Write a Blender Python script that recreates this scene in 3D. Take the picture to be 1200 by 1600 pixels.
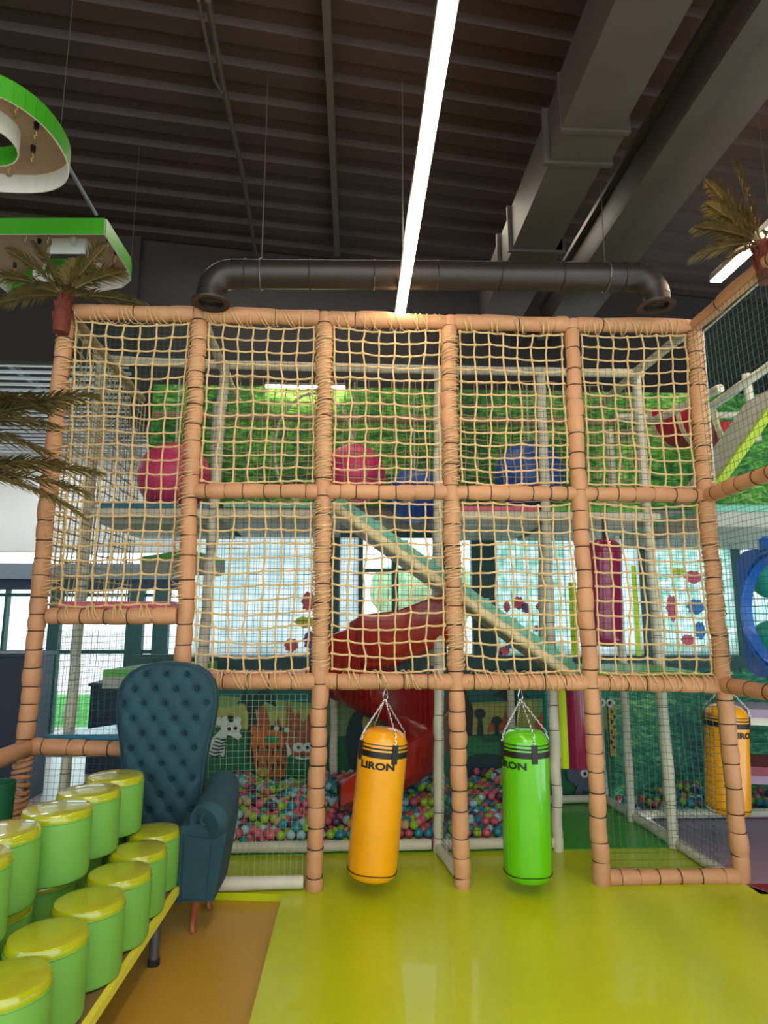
import bpy, bmesh, math, random
from mathutils import Vector, Matrix, noise
from mathutils.geometry import tessellate_polygon
random.seed(7)
PI=math.pi; R=random.uniform
S=bpy.context.scene; C=S.collection
for o in list(bpy.data.objects): bpy.data.objects.remove(o)
# ---------------------------------------------------------------- camera
CAMH=1.5906; YAW=math.radians(2.741); PIT=math.radians(9.398); F=992.6
cy,sy,cp,sp=math.cos(YAW),math.sin(YAW),math.cos(PIT),math.sin(PIT)
VF=Vector((sy*cp,cy*cp,sp)); VR=Vector((cy,-sy,0)); VU=VR.cross(VF)
cam=bpy.data.cameras.new('camera'); co=bpy.data.objects.new('camera',cam); C.objects.link(co)
cam.sensor_fit='HORIZONTAL'; cam.sensor_width=36; cam.lens=36*F/1200; cam.clip_end=200; cam.clip_start=.05
co.location=(0,0,CAMH); co.rotation_euler=(PI/2+PIT,0,-YAW)
S.camera=co
# ---------------------------------------------------------------- light and exposure
def lin(c):
    return tuple(((v/255)/12.92 if v/255<=.04045 else ((v/255+.055)/1.055)**2.4) for v in c)
w=bpy.data.worlds.new('world'); S.world=w; w.use_nodes=True
bg=w.node_tree.nodes['Background']; bg.inputs[0].default_value=(.81,.95,1.0,1); bg.inputs[1].default_value=2.7
S.view_settings.view_transform='Standard'; S.view_settings.look='None'
S.view_settings.gamma=1; S.view_settings.use_curve_mapping=False; S.view_settings.exposure=0.0
def area(name,loc,rot,sx,sy_,power,col):
    l=bpy.data.lights.new(name,'AREA'); l.shape='RECTANGLE'; l.size=sx; l.size_y=sy_; l.energy=power; l.color=col
    o=bpy.data.objects.new(name,l); C.objects.link(o); o.location=loc; o.rotation_euler=rot; return o
area('ceiling_fill',(1.2,-.8,5.0),(math.radians(25),0,0),5,2.0,170,(1,.86,.70))  # added warm fill from behind the camera, no fitting there
area('ceiling_fill',(.5,5.2,5.1),(0,0,0),4.5,.6,45,(1,.9,.72))  # added overhead fill above the play frame, no fitting there
area('hall_strip_and_fill',(-4.2,7.6,3.9),(0,0,0),.12,3,32,(.93,.97,1))
area('hall_strip_and_fill',(-6.5,7.6,3.9),(0,0,0),.12,3,36,(.93,.97,1))
area('hall_strip_and_fill',(-5,8.6,2.9),(PI/2+.5,0,0),5,.15,5,(1,.96,.9))  # added wash that brightens the cream upper wall, not a fitting
# ---------------------------------------------------------------- helpers
def at(x,y,Y):
    d=VF+VR*((x-600)/F)+VU*((800-y)/F); return Vector((0,0,CAMH))+d*(Y/d.y)
def atz(x,y,Z):
    d=VF+VR*((x-600)/F)+VU*((800-y)/F); return Vector((0,0,CAMH))+d*((Z-CAMH)/d.z)
M={}
def mat(name,col,rough=.6,metal=0,var=0,vscale=8,bump=0,bscale=60,coat=0,emit=0,trans=0,col2=None,ecol=None,sheen=0,alpha=None):
    m=bpy.data.materials.new(name); m.use_nodes=True; n=m.node_tree.nodes; l=m.node_tree.links
    b=n['Principled BSDF']; c=lin(col)+(1,)
    b.inputs['Base Color'].default_value=c; b.inputs['Roughness'].default_value=rough; b.inputs['Metallic'].default_value=metal
    b.inputs['Coat Weight'].default_value=coat; b.inputs['Transmission Weight'].default_value=trans
    if sheen: b.inputs['Sheen Weight'].default_value=sheen
    if emit: b.inputs['Emission Color'].default_value=lin(ecol or col)+(1,); b.inputs['Emission Strength'].default_value=emit
    if var or col2 or bump: tc=n.new('ShaderNodeTexCoord')
    if var or col2:
        t=n.new('ShaderNodeTexNoise'); t.inputs['Scale'].default_value=vscale; t.inputs['Detail'].default_value=5
        l.new(tc.outputs['Object'],t.inputs['Vector'])
        r=n.new('ShaderNodeValToRGB'); r.color_ramp.elements[0].position=.32; r.color_ramp.elements[1].position=.68
        if col2: r.color_ramp.elements[0].color=lin(col2)+(1,); r.color_ramp.elements[1].color=c
        else:
            r.color_ramp.elements[0].color=tuple(v*(1-var) for v in c[:3])+(1,); r.color_ramp.elements[1].color=tuple(min(1,v*(1+var)) for v in c[:3])+(1,)
        l.new(t.outputs['Fac'],r.inputs[0]); l.new(r.outputs[0],b.inputs['Base Color'])
    if bump:
        t2=n.new('ShaderNodeTexNoise'); t2.inputs['Scale'].default_value=bscale; t2.inputs['Detail'].default_value=4
        l.new(tc.outputs['Object'],t2.inputs['Vector'])
        bp=n.new('ShaderNodeBump'); bp.inputs['Strength'].default_value=bump; bp.inputs['Distance'].default_value=.01
        l.new(t2.outputs['Fac'],bp.inputs['Height']); l.new(bp.outputs[0],b.inputs['Normal'])
    M[name]=m; return m
mat('tan_pad',(191,137,97),.6,var=.1,vscale=3,bump=1,bscale=11)
mat('white_pad',(205,200,180),.55,var=.1,vscale=4,bump=.3,bscale=20)
mat('tie',(40,22,20),.5)
mat('rope',(216,182,130),.8,var=.12,vscale=40,bump=.5,bscale=300)
mat('rope_grey',(165,145,110),.85,var=.15,vscale=30)
mat('net_green',(38,92,82),.7)
mat('net_lit',(110,155,120),.7)  # same netting made paler: lit look put into the colour
mat('net_backlit',(18,42,44),.7)  # same netting made darker: unlit look against bright windows put into the colour
mat('lime_mat',(184,196,8),.34,var=.05,vscale=1.2,bump=.12,bscale=3,coat=.15)
mat('green_mat',(70,150,40),.32,var=.05,vscale=2,bump=.1,bscale=4,coat=.2)
mat('mauve_mat',(150,125,150),.4,var=.05,vscale=2,bump=.1,bscale=4)
mat('burgundy',(125,25,50),.4,bump=.1)
mat('brown_floor',(182,142,48),.38,var=.06,vscale=120)
mat('pale_floor',(190,175,165),.3)
mat('ceiling',(50,34,28),.75,var=.15,vscale=1.5)
mat('deck_dark',(50,46,46),.7)
mat('duct',(74,66,62),.55,metal=.2,var=.08,vscale=3)
mat('duct_dark',(54,46,44),.4,metal=.4)
mat('dark_blue',(28,44,62),.55)
mat('dark_wall',(38,32,32),.8)
mat('navy',(26,36,58),.6)
mat('teal_frame',(30,74,74),.5)
mat('grey_beam',(120,132,140),.6)
mat('white_paint',(225,222,215),.6)
mat('slat_white',(235,238,245),.5)
mat('led',(255,225,190),.5,emit=34,ecol=(255,226,196))
mat('upglow',(255,190,150),.5,emit=9,ecol=(255,180,135))  # added upward glow standing in for lens bloom on the ceiling
mat('alu',(150,140,130),.35,metal=.8)
mat('steel',(190,190,190),.25,metal=1)
mat('yellow_vinyl',(240,160,10),.3,var=.08,vscale=5,bump=.35,bscale=7,coat=.4)
mat('green_vinyl',(92,186,16),.22,var=.05,vscale=5,bump=.35,bscale=7,coat=.6)
mat('magenta_vinyl',(150,25,80),.22,var=.05,vscale=5,bump=.3,bscale=7,coat=.6)
mat('black_vinyl',(22,20,18),.45)
mat('print_black',(25,24,12),.5)
mat('print_green',(12,50,10),.5)
mat('stool_side',(112,172,72),.5,var=.03,vscale=4,bump=.06,bscale=150)
mat('stool_top',(172,178,22),.22,var=.03,vscale=4,bump=.03,bscale=150,coat=.8)
mat('shelf_yellow',(225,215,70),.5)
mat('shelf_ply',(120,95,60),.6)
mat('grey_metal',(105,108,112),.35,metal=.7)
mat('black_rubber',(20,20,20),.8)
mat('velvet',(30,66,78),.85,var=.15,vscale=6,bump=.15,bscale=90)
mat('velvet_button',(16,40,50),.7)
mat('wood_leg',(150,80,45),.35,var=.15,vscale=20)
mat('red_slide',(160,26,22),.3,var=.05,vscale=3,coat=.4)
mat('blue_plastic',(18,90,190),.28,coat=.4)
mat('teal_plastic',(20,140,130),.35)
mat('pink_ball',(215,50,105),.45)
mat('blue_ball',(30,80,170),.45)
mat('blue_vinyl',(45,110,135),.25,coat=.4)
mat('teal_vinyl',(110,175,150),.45)
mat('pink_vinyl',(215,95,120),.4)
mat('pad_green',(90,170,60),.4)
mat('under_grey',(165,165,155),.6,var=.08)
mat('crimson',(190,30,60),.4)
mat('cream',(225,210,165),.5)
mat('lime_pad',(165,195,30),.4)
mat('purple_pad',(140,90,140),.45)
mat('letter_green',(60,150,25),.45)
mat('letter_white',(225,220,210),.5)
mat('letter_face',(165,135,115),.6)
mat('bulb_cap',(15,15,15),.4)
mat('filament',(230,150,70),.4,emit=.6)
mat('palm_leaf',(84,80,40),.6,var=.3,vscale=9,col2=(120,98,50))
mat('palm_dry',(135,108,58),.65,var=.2,vscale=9,col2=(85,75,40))
mat('palm_trunk',(110,48,34),.8,var=.3,vscale=20,bump=.6,bscale=40)
mat('grass',(75,150,55),.9,var=.15,vscale=.8)
mat('paving',(205,185,180),.8)
mat('foliage',(190,205,165),.9,col2=(140,170,125),vscale=2.5)  # green leaves bleached: outdoor glare put into the colour
mat('stripe_lime',(200,230,20),.5)
mat('sticker_pink',(225,90,115),.5); mat('sticker_yellow',(215,215,60),.5); mat('sticker_blue',(60,130,200),.5); mat('sticker_purple',(120,90,160),.5)
gl=mat('glass',(235,250,250),.02,trans=1)
gl.node_tree.nodes['Principled BSDF'].inputs['IOR'].default_value=1.05
def film(name,col,col2,sc):
    m=bpy.data.materials.new(name); m.use_nodes=True; n=m.node_tree.nodes; l=m.node_tree.links
    n.remove(n['Principled BSDF']); out=n['Material Output']
    tr=n.new('ShaderNodeBsdfTranslucent'); di=n.new('ShaderNodeBsdfDiffuse'); mx=n.new('ShaderNodeMixShader'); mx.inputs[0].default_value=.12
    tc=n.new('ShaderNodeTexCoord'); t=n.new('ShaderNodeTexNoise'); t.inputs['Scale'].default_value=sc; t.inputs['Detail'].default_value=6
    r=n.new('ShaderNodeValToRGB'); r.color_ramp.elements[0].position=.4; r.color_ramp.elements[1].position=.6
    r.color_ramp.elements[0].color=lin(col)+(1,); r.color_ramp.elements[1].color=lin(col2)+(1,)
    l.new(tc.outputs['Object'],t.inputs['Vector']); l.new(t.outputs['Fac'],r.inputs[0])
    l.new(r.outputs[0],tr.inputs[0]); l.new(r.outputs[0],di.inputs[0]); l.new(tr.outputs[0],mx.inputs[1]); l.new(di.outputs[0],mx.inputs[2]); l.new(mx.outputs[0],out.inputs[0])
    M[name]=m
film('frost',(250,250,250),(228,240,242),9); film('frost_leaf',(248,250,250),(190,225,215),14)
def leafmat(name,stops,sc,rough=.6):
    m=bpy.data.materials.new(name); m.use_nodes=True; n=m.node_tree.nodes; l=m.node_tree.links; b=n['Principled BSDF']
    tc=n.new('ShaderNodeTexCoord'); mp=n.new('ShaderNodeMapping'); mp.inputs['Scale'].default_value=(1,1,2.4)
    t=n.new('ShaderNodeTexNoise'); t.inputs['Scale'].default_value=sc; t.inputs['Detail'].default_value=7; t.inputs['Roughness'].default_value=.68; t.inputs['Distortion'].default_value=1.4
    v=n.new('ShaderNodeTexNoise'); v.inputs['Scale'].default_value=1.6; v.inputs['Detail'].default_value=2
    ad=n.new('ShaderNodeMath'); ad.operation='MULTIPLY_ADD'; ad.inputs[1].default_value=.75; 
    l.new(tc.outputs['Object'],mp.inputs[0]); l.new(mp.outputs[0],t.inputs['Vector']); l.new(tc.outputs['Object'],v.inputs['Vector'])
    ml=n.new('ShaderNodeMath'); ml.operation='MULTIPLY'; ml.inputs[1].default_value=.3; l.new(v.outputs['Fac'],ml.inputs[0])
    l.new(t.outputs['Fac'],ad.inputs[0]); l.new(ml.outputs[0],ad.inputs[2])
    r=n.new('ShaderNodeValToRGB'); els=r.color_ramp.elements
    while len(els)<len(stops): els.new(.5)
    for e,(p,c) in zip(els,stops): e.position=p; e.color=lin(c)+(1,)
    l.new(ad.outputs[0],r.inputs[0]); l.new(r.outputs[0],b.inputs['Base Color']); b.inputs['Roughness'].default_value=rough; M[name]=m
leafmat('leaf_wall',[(.38,(10,50,18)),(.48,(40,110,30)),(.56,(85,165,45)),(.66,(175,215,110))],7)
leafmat('leaf_teal',[(.38,(5,50,45)),(.48,(15,105,85)),(.57,(55,150,110)),(.66,(150,205,120))],6)

class MB:
    def __init__(s): s.v=[]; s.f=[]; s.m=[]; s.mats=[]; s.cur=0
    def use(s,name):
        if name not in s.mats: s.mats.append(name)
        s.cur=s.mats.index(name); return s
    def add(s,vs,fs):
        k=len(s.v); s.v+= [tuple(v) for v in vs]
        for f in fs: s.f.append(tuple(i+k for i in f)); s.m.append(s.cur)
        return s
    def box(s,a,b):
        x0,y0,z0=[min(p,q) for p,q in zip(a,b)]; x1,y1,z1=[max(p,q) for p,q in zip(a,b)]
        return s.add([(x0,y0,z0),(x1,y0,z0),(x1,y1,z0),(x0,y1,z0),(x0,y0,z1),(x1,y0,z1),(x1,y1,z1),(x0,y1,z1)],
            [(0,3,2,1),(4,5,6,7),(0,1,5,4),(1,2,6,5),(2,3,7,6),(3,0,4,7)])
    def hexa(s,p):  # 8 corners, bottom 4 then top 4
        return s.add(p,[(0,3,2,1),(4,5,6,7),(0,1,5,4),(1,2,6,5),(2,3,7,6),(3,0,4,7)])
    def tube(s,pts,rad,n=8,closed=False,cap=True):
        pts=[Vector(p) for p in pts]; N=len(pts)
        rs=rad if isinstance(rad,(list,tuple)) else [rad]*N
        vs=[];fs=[]; prev=None
        for i,p in enumerate(pts):
            if closed: t=pts[(i+1)%N]-pts[i-1]
            else: t=pts[min(i+1,N-1)]-pts[max(i-1,0)]
            if t.length<1e-9: t=Vector((0,0,1))
            t.normalize()
            if prev is None:
                a=Vector((0,0,1)) if abs(t.z)<.9 else Vector((1,0,0)); u=t.cross(a).normalized()
            else:
                u=(prev-t*prev.dot(t))
                u=u.normalized() if u.length>1e-6 else t.orthogonal().normalized()
            prev=u; b=t.cross(u)
            for k in range(n):
                a=2*PI*k/n; vs.append(p+(u*math.cos(a)+b*math.sin(a))*rs[i])
        for i in range(N if closed else N-1):
            j=(i+1)%N
            for k in range(n):
                fs.append((i*n+k,i*n+(k+1)%n,j*n+(k+1)%n,j*n+k))
        if cap and not closed: fs.append(tuple(reversed(range(n)))); fs.append(tuple(range((N-1)*n,N*n)))
        return s.add(vs,fs)
    def lathe(s,prof,c=(0,0,0),n=32,axis=None,mfun=None):
        vs=[];fs=[]; c=Vector(c)
        for r,z in prof:
            for k in range(n):
                a=2*PI*k/n; vs.append(c+Vector((r*math.cos(a),r*math.sin(a),z)))
        for i in range(len(prof)-1):
            for k in range(n): fs.append((i*n+k,i*n+(k+1)%n,(i+1)*n+(k+1)%n,(i+1)*n+k))
        if prof[0][0]>1e-5: fs.append(tuple(reversed(range(n))))
        if prof[-1][0]>1e-5: fs.append(tuple(range((len(prof)-1)*n,len(prof)*n)))
        return s.add(vs,fs)
    def sphere(s,c,r,sub=2,sc=(1,1,1)):
        bm=bmesh.new(); bmesh.ops.create_icosphere(bm,subdivisions=sub,radius=r); c=Vector(c)
        s.add([c+Vector((v.co.x*sc[0],v.co.y*sc[1],v.co.z*sc[2])) for v in bm.verts],[tuple(v.index for v in f.verts) for f in bm.faces]); bm.free(); return s
    def prism(s,pts,off):  # polygon (3d pts) extruded by off, any polygon
        n=len(pts); pts=[Vector(p) for p in pts]; off=Vector(off)
        tr=tessellate_polygon([pts]); vs=pts+[p+off for p in pts]
        fs=[tuple(t) for t in tr]+[tuple(i+n for i in reversed(t)) for t in tr]
        fs+=[(i,(i+1)%n,(i+1)%n+n,i+n) for i in range(n)]
        return s.add(vs,fs)
    def mesh(s,name,smooth=True):
        me=bpy.data.meshes.new(name); me.from_pydata(s.v,[],s.f)
        for m in (s.mats or ['white_paint']): me.materials.append(M[m])
        me.polygons.foreach_set('material_index',s.m)
        me.update()
        bm=bmesh.new(); bm.from_mesh(me); bmesh.ops.recalc_face_normals(bm,faces=bm.faces); bm.to_mesh(me); bm.free()
        if smooth:
            me.polygons.foreach_set('use_smooth',[True]*len(me.polygons))
            try: me.set_sharp_from_angle(angle=math.radians(38))
            except Exception: pass
        return me
def link(name,me,parent=None,loc=None,rot=None):
    o=bpy.data.objects.new(name,me); C.objects.link(o)
    if loc is not None: o.location=loc
    if rot is not None: o.rotation_euler=rot
    if parent is not None:
        o.parent=parent
        if not parent.get('local'): # mesh is in world coordinates
            o.matrix_parent_inverse=Matrix.Translation(-Vector(parent.get('_base',(0,0,0))))
        o['_base']=tuple(parent.get('_base',(0,0,0))) if loc is None else (0,0,0)
        if parent.get('local'): o['local']=1
    else: o['_base']=(0,0,0) if loc is None else tuple(loc)
    return o
def part(name,mb,parent=None,smooth=True,stuff=False,label=None):
    """mb in world coordinates (or thing-local ones if the thing is local)"""
    me=mb.mesh(name,smooth); o=bpy.data.objects.new(name,me); C.objects.link(o)
    if parent is not None:
        o.parent=parent
        if parent.type=='EMPTY' and not parent.get('local'): o.matrix_parent_inverse=Matrix.Translation(-Vector(parent['base']))
    if stuff: o['kind']='stuff'
    if label: o['label']=label
    return o
def thing(name,label,cat,loc=(0,0,0),group=None,local=False,rotz=0):
    o=bpy.data.objects.new(name,None); C.objects.link(o); o.location=loc; o.empty_display_size=.1; o.rotation_euler=(0,0,rotz)
    o['label']=label; o['category']=cat; o['base']=tuple(loc)
    if local: o['local']=1
    if group: o['group']=group
    return o
def tag(o,label,cat,group=None,stuff=False):
    o['label']=label; o['category']=cat
    if group: o['group']=group
    if stuff: o['kind']='stuff'
    return o
def struct(name,mb,smooth=False):
    o=part(name,mb,None,smooth); o['kind']='structure'; return o
def dup(root):
    r=root.copy(); C.objects.link(r)
    for ch in list(root.children):
        c=ch.copy(); C.objects.link(c); c.parent=r
        for g in list(ch.children):
            d=g.copy(); C.objects.link(d); d.parent=c
    return r
def lerp(a,b,t): return Vector(a)*(1-t)+Vector(b)*t

# ================================================================ SETTING
D=4.083; YW=5.85
mb=MB().use('lime_mat')
mb.prism([(-.40,-3,0),(2.95,-3,0),(2.62,3.62,0),(2.36,4.06,0),(2.36,4.66,0),(-1.0,4.66,0),(-1.0,4.10,0),(-.40,4.03,0)],(0,0,-.04)); struct('floor',mb)['label']='lime green vinyl play mat'
mb=MB().use('brown_floor').box((-9,-3,-.09),(-.36,4.9,-.041)); struct('trim_1',mb)['label']='brown speckled vinyl floor'
mb=MB().use('pale_floor').box((-14,4.9,-.09),(-1.95,9.5,-.041)); struct('trim_2',mb)
mb=MB().use('green_mat').box((-1.93,4.1,-.04),(-1.01,5.85,.0)); struct('trim_3',mb)['label']='green mat under the left bays'
mb=MB().use('green_mat').box((-1.0,4.665,-.04),(2.30,5.85,.004)); struct('trim_4',mb)['label']='green mat under the play frame'
mb=MB().use('mauve_mat').box((2.38,3.9,-.04),(8,5.85,.0)); struct('trim_5',mb)['label']='mauve play mat'
mb=MB().use('burgundy').prism([(2.38,4.04,.002),(3.4,4.04,.002),(3.4,3.0,.002),(2.97,2.9,.002),(2.64,3.62,.002)],(0,0,-.05)); struct('trim_6',mb)['label']='burgundy mat border'
# mat seams: creases pressed in the lime vinyl, fanning from post feet
for px_,an in ((.72,(200,235,320,345)),(1.60,(195,215,250,300,335)),(-.26,(300,325,345))):
    for a_ in an:
        a_=math.radians(a_); L_=.28+.1*math.sin(a_*5); d_=Vector((math.cos(a_),math.sin(a_),0)); n_=Vector((-d_.y,d_.x,0)); b_=Vector((px_,4.05,0))
        c_=part('crease',MB().use('lime_mat').add([b_+d_*.05+n_*.02,b_+d_*.05-n_*.02,b_+d_*L_,b_+d_*.09+Vector((0,0,.0035))],[(0,3,2),(1,2,3),(0,1,3)]),bpy.data.objects['floor'])
# corrugated ceiling, deck ribs turned 8 degrees
def ribs(x0,x1,y0,y1,z,per,h,ang,m,sx=None):
    mb=MB().use(m); ca,sa=math.cos(ang),math.sin(ang); y=y0; prof=[]
    while y<y1:
        prof+=[(y,z),(y+per*.42,z),(y+per*.5,z+h),(y+per*.92,z+h)]; y+=per
    vs=[];fs=[]
    for yy,zz in prof:
        for x in (x0,x1): vs.append((x*ca-yy*sa, x*sa+yy*ca, zz))
    for i in range(len(prof)-1): fs.append((2*i,2*i+1,2*i+3,2*i+2))
    mb.add(vs,fs); return mb
o=struct('ceiling',ribs(-8.5,11,-4.5,9.5,5.3,.30,.045,math.radians(8),'ceiling'))
# wall behind the play frame
mb=MB().use('dark_wall').prism([(-2.15,5.92,3.4),(9,7.5,3.4),(9,7.6,3.4),(-2.15,6.02,3.4)],(0,0,2.1)); struct('wall_back',mb)
mb=MB().use('dark_wall').box((8,-3,-.04),(8.1,7.4,5.4)); struct('wall_right',mb)
mb=MB().use('dark_wall').box((-2.14,5.95,3.42),(-2.05,9.6,5.6)); struct('wall_side',mb)
mb=MB().use('dark_wall').box((-9.1,-3,-.04),(-9,9.5,5.4)); struct('wall_left',mb)
mb=MB().use('dark_wall').box((-9,5.85,3.98),(-2.12,5.94,5.6)); struct('wall_front',mb)['label']='dark bulkhead over the left hall'
# leafy wallpaper band, upper; lower right leafy wall
def wallrect(name,label,cat,x0,y0,x1,y1,Y,m,th=.02):
    a=at(x0,y0,Y); b=at(x1,y1,Y); mb=MB().use(m).box((a.x,Y,a.z),(b.x,Y+th,b.z)); return tag(part(name,mb,None,False),label,cat)
wallrect('leaf_panel','long wall panel printed with a photo of green foliage, above the upper deck','mural',240,600,1600,800,YW,'leaf_wall')
zt=at(600,1073,YW).z
mb=MB().use('leaf_teal').box((2.05,YW,0),(7,YW+.02,1.22)); tag(part('leaf_panel',mb,None,False),'green leaf print wall at floor level, right of the cartoon mural','mural')
# right side of upper right zone is open; bottom solid wall
mb=MB().use('teal_frame').box((-1.95,YW+.04,-.04),(8,YW+.10,1.26)); struct('wall_back_lower',mb).name='wall_rear'
mb=MB().use('under_grey').box((-1.95,YW+.04,2.36),(8,YW+.10,2.75)); struct('trim_7',mb)
mb=MB().use('teal_frame').box((-1.95,YW+.08,2.6),(8,YW+.12,3.45)); struct('trim_8',mb)
mb=MB().use('teal_frame').box((-1.95,YW-.05,1.13),(8,YW+.04,1.24)); struct('trim_9',mb)['label']='dark green window sill'
# glazing of back wall
z0,z1=1.24,2.37
def X_(px,Y=YW): return at(px,950,Y).x
win=MB().use('teal_frame')
for a,b in [(508,530),(560,567),(612,622),(688,697),(738,775),(1003,1022),(1150,1162),(1280,1300)]:
    win.box((X_(a),YW-.02,z0),(X_(b),YW+.06,z1))
for a,b in [(-150,-120)]: pass
win.box((X_(562),YW-.015,2.0),(X_(694),YW+.05,2.03))
win.box((X_(325),YW-.02,z1-.05),(6,YW+.05,z1))
struct('window_1',win)['label']='teal window frames behind the play frame'
def film_panel(a,b,m,label):
    mb=MB().use(m).box((X_(a),YW+.01,z0),(X_(b),YW+.02,z1-.05)); o=part('window_film',mb,None,False); return tag(o,label,'window film')
film_panel(300,508,'frost','white frosted film over the window behind the left middle bay')
film_panel(530,560,'frost','narrow white film strip beside the clear window')
film_panel(775,885,'frost_leaf','frosted window film with green specks right of the dark column')
film_panel(885,1003,'frost','white window film behind the magenta punching bag')
film_panel(1022,1150,'frost_leaf','pale window film behind the right outer bay')
film_panel(1162,1500,'frost','white window film at the far right behind the blue porthole')
mb=MB().use('glass')
mb.box((X_(567),YW+.012,z0),(X_(688),YW+.018,z1-.05)); mb.box((X_(697),YW+.012,z0),(X_(738),YW+.018,z1-.05))
o=struct('window_2',mb); o['label']='clear window pane showing trees outside'
def stripe(a,b,y0,y1,m,label):
    p=at(a,y0,YW-.03);q=at(b,y1,YW-.03); mb=MB().use(m).box((p.x,YW-.03,p.z),(q.x,YW-.022,q.z)); tag(part('wall_stripe',mb,None,False),label,'wall stripe')
stripe(888,906,910,1030,'stripe_lime','lime stripe on the window film left of the magenta bag')
stripe(986,1003,884,1030,'stripe_lime','lime stripe on the window film beside the dark window post')
# abstract coloured window decals (plain blobs)
def decal(label,items):
    t=thing('window_decal',label,'decal',at(items[0][0],items[0][1],YW-.03))
    mb=MB()
    for px,py,rx,ry,m in items:
        c=at(px,py,YW-.028); n=18
        pts=[c+Vector((rx*math.cos(2*PI*k/n)*(1+.18*math.sin(3*k)),0,ry*math.sin(2*PI*k/n)*(1+.15*math.cos(2.3*k)))) for k in range(n)]
        part('decal_print',MB().use(m).prism(pts,(0,.004,0)),t,False)
decal('pink, yellow and blue window decal beside the second front post',[(482,940,.06,.09,'sticker_pink'),(476,972,.09,.05,'sticker_yellow'),(486,1000,.07,.08,'sticker_purple'),(490,1022,.06,.05,'sticker_blue'),(455,1008,.06,.06,'sticker_pink')])
decal('small pink flower window decal above the diagonal ramp',[(792,948,.03,.05,'sticker_pink'),(810,942,.05,.06,'sticker_pink'),(822,950,.04,.05,'sticker_purple'),(842,948,.03,.03,'sticker_pink'),(838,982,.02,.03,'sticker_pink')])
decal('pink and blue window decal low under the ramp',[(788,1017,.05,.04,'sticker_pink'),(796,1008,.05,.03,'sticker_blue'),(779,1022,.03,.03,'sticker_purple')])
decal('tall yellow, pink and blue window decal in the right outer bay',[(1060,893,.07,.03,'sticker_yellow'),(1083,902,.08,.06,'sticker_pink'),(1050,950,.05,.12,'sticker_pink'),(1087,948,.08,.07,'sticker_blue'),(1075,1000,.06,.05,'sticker_pink'),(1094,985,.05,.08,'sticker_blue')])
# left hall: far glazed wall at Y=9.5
YL=9.5
def zL(y): return at(30,y,YL).z
mb=MB().use('white_paint').box((-14,YL,zL(862)),(-1.9,YL+.15,4.2)); struct('wall_far',mb)['label']='cream upper wall of the left hall'
mb=MB().use('grey_beam').box((-14,YL-.1,zL(905)),(-1.9,YL+.15,zL(881))); struct('trim_10',mb)
mb=MB().use('dark_blue').box((-14,YL-.05,zL(921)),(-1.9,YL+.15,zL(905)+.001)); struct('trim_11',mb)
win=MB().use('teal_frame')
Xl=lambda px,y=1000: at(px,y,YL).x
for a,b in [(-330,-320),(3,7),(74,92),(196,222),(238,262),(340,356)]:
    win.box((Xl(a),YL-.03,-.04),(Xl(b),YL+.08,2.0))
win.box((-14,YL,zL(1022)),(Xl(262),YL+.04,zL(1016))); win.box((-14,YL,zL(932)),(Xl(262),YL+.04,zL(927)))
win.box((Xl(196),YL,zL(1060)),(Xl(262),YL+.05,zL(1024)))
struct('window_3',win)
mb=MB().use('glass').box((-14,YL+.02,-.04),(-2,YL+.026,2.0)); struct('window_4',mb)['label']='glass of the left hall'
# low dark counter at far left and navy cabinet
mb=MB().use('navy').box((-8.9,6.1,-.04),(at(47,1100,6.1).x,6.5,at(30,1026,6.1).z)); mb.use('dark_blue').box((-8.9,6.05,at(30,1026,6.1).z),(at(47,1100,6.1).x+.02,6.55,at(30,1026,6.1).z+.03))
t=tag(part('service_counter',mb,None,False),'dark navy counter at the left edge behind the outer post','counter')
a=at(142,1072,7.2); b=at(204,1150,7.2)
mb=MB().use('navy').box((a.x,7.2,-.04),(b.x,7.8,a.z)); mb.use('dark_blue').box((a.x-.02,7.18,a.z),(b.x+.02,7.82,a.z+.03))
tag(part('cabinet',mb,None,False),'navy cabinet seen through the net beside the chair back','cabinet')
# hall ceiling of white slats
mb=MB().use('deck_dark').box((-14,5.95,4.15),(-2.16,9.5,4.2)); struct('ceiling_hall',mb).name='ceiling.001'
hall=thing('slat_ceiling','suspended ceiling of white slats in the hall at left','ceiling slats',(-5,7,3.98))
for i in range(20):
    y=5.97+i*.175
    part('slat',MB().use('slat_white').box((-11,y,3.98),(-2.2,y+.028,4.005)),hall,False)
for px,Yp in [(-3.4,5.1),(-5.2,5.1)]:
    part('carrier_rail',MB().use('grey_beam').hexa([(px,5.97,4.006),(px+.05,5.97,4.006),(px+.05,9.4,4.006),(px,9.4,4.006),(px,5.97,4.05),(px+.05,5.97,4.05),(px+.05,9.4,4.05),(px,9.4,4.05)]),hall,False)
# outside
mb=MB().use('paving').box((-30,9.7,-.1),(30,10.2,-.05)); struct('ground',mb).name='terrace'
mb=MB().use('grass').box((-40,10.2,-.1),(40,14.5,-.06)); struct('lawn',mb)
mb=MB().use('paving').box((-60,14.5,-.1),(60,80,-.06)); struct('ground',mb).name='road'
for i,(x,y,h,lb) in enumerate([(-14.5,24,3.4,'round tree outside the far left windows, glare painted into its leaves'),(2.6,22,3.4,'round tree outside in the clear window, glare painted into its leaves'),(8,23,3.6,'round tree outside, right of the clear window, glare painted into its leaves')]):
    t=thing('garden_tree',lb,'tree',(x,y,-.06),'trees outside the windows')
    part('trunk',MB().use('palm_trunk').tube([(x,y,-.06),(x+.05,y,h*.5)],[.14,.1],8),t)
    mb=MB().use('foliage')
    for k in range(9): mb.sphere((x+R(-1.3,1.3),y+R(-.8,.8),h*.6+R(-.9,.9)),R(.6,1.1),2)
    part('crown',mb,t)

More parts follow.
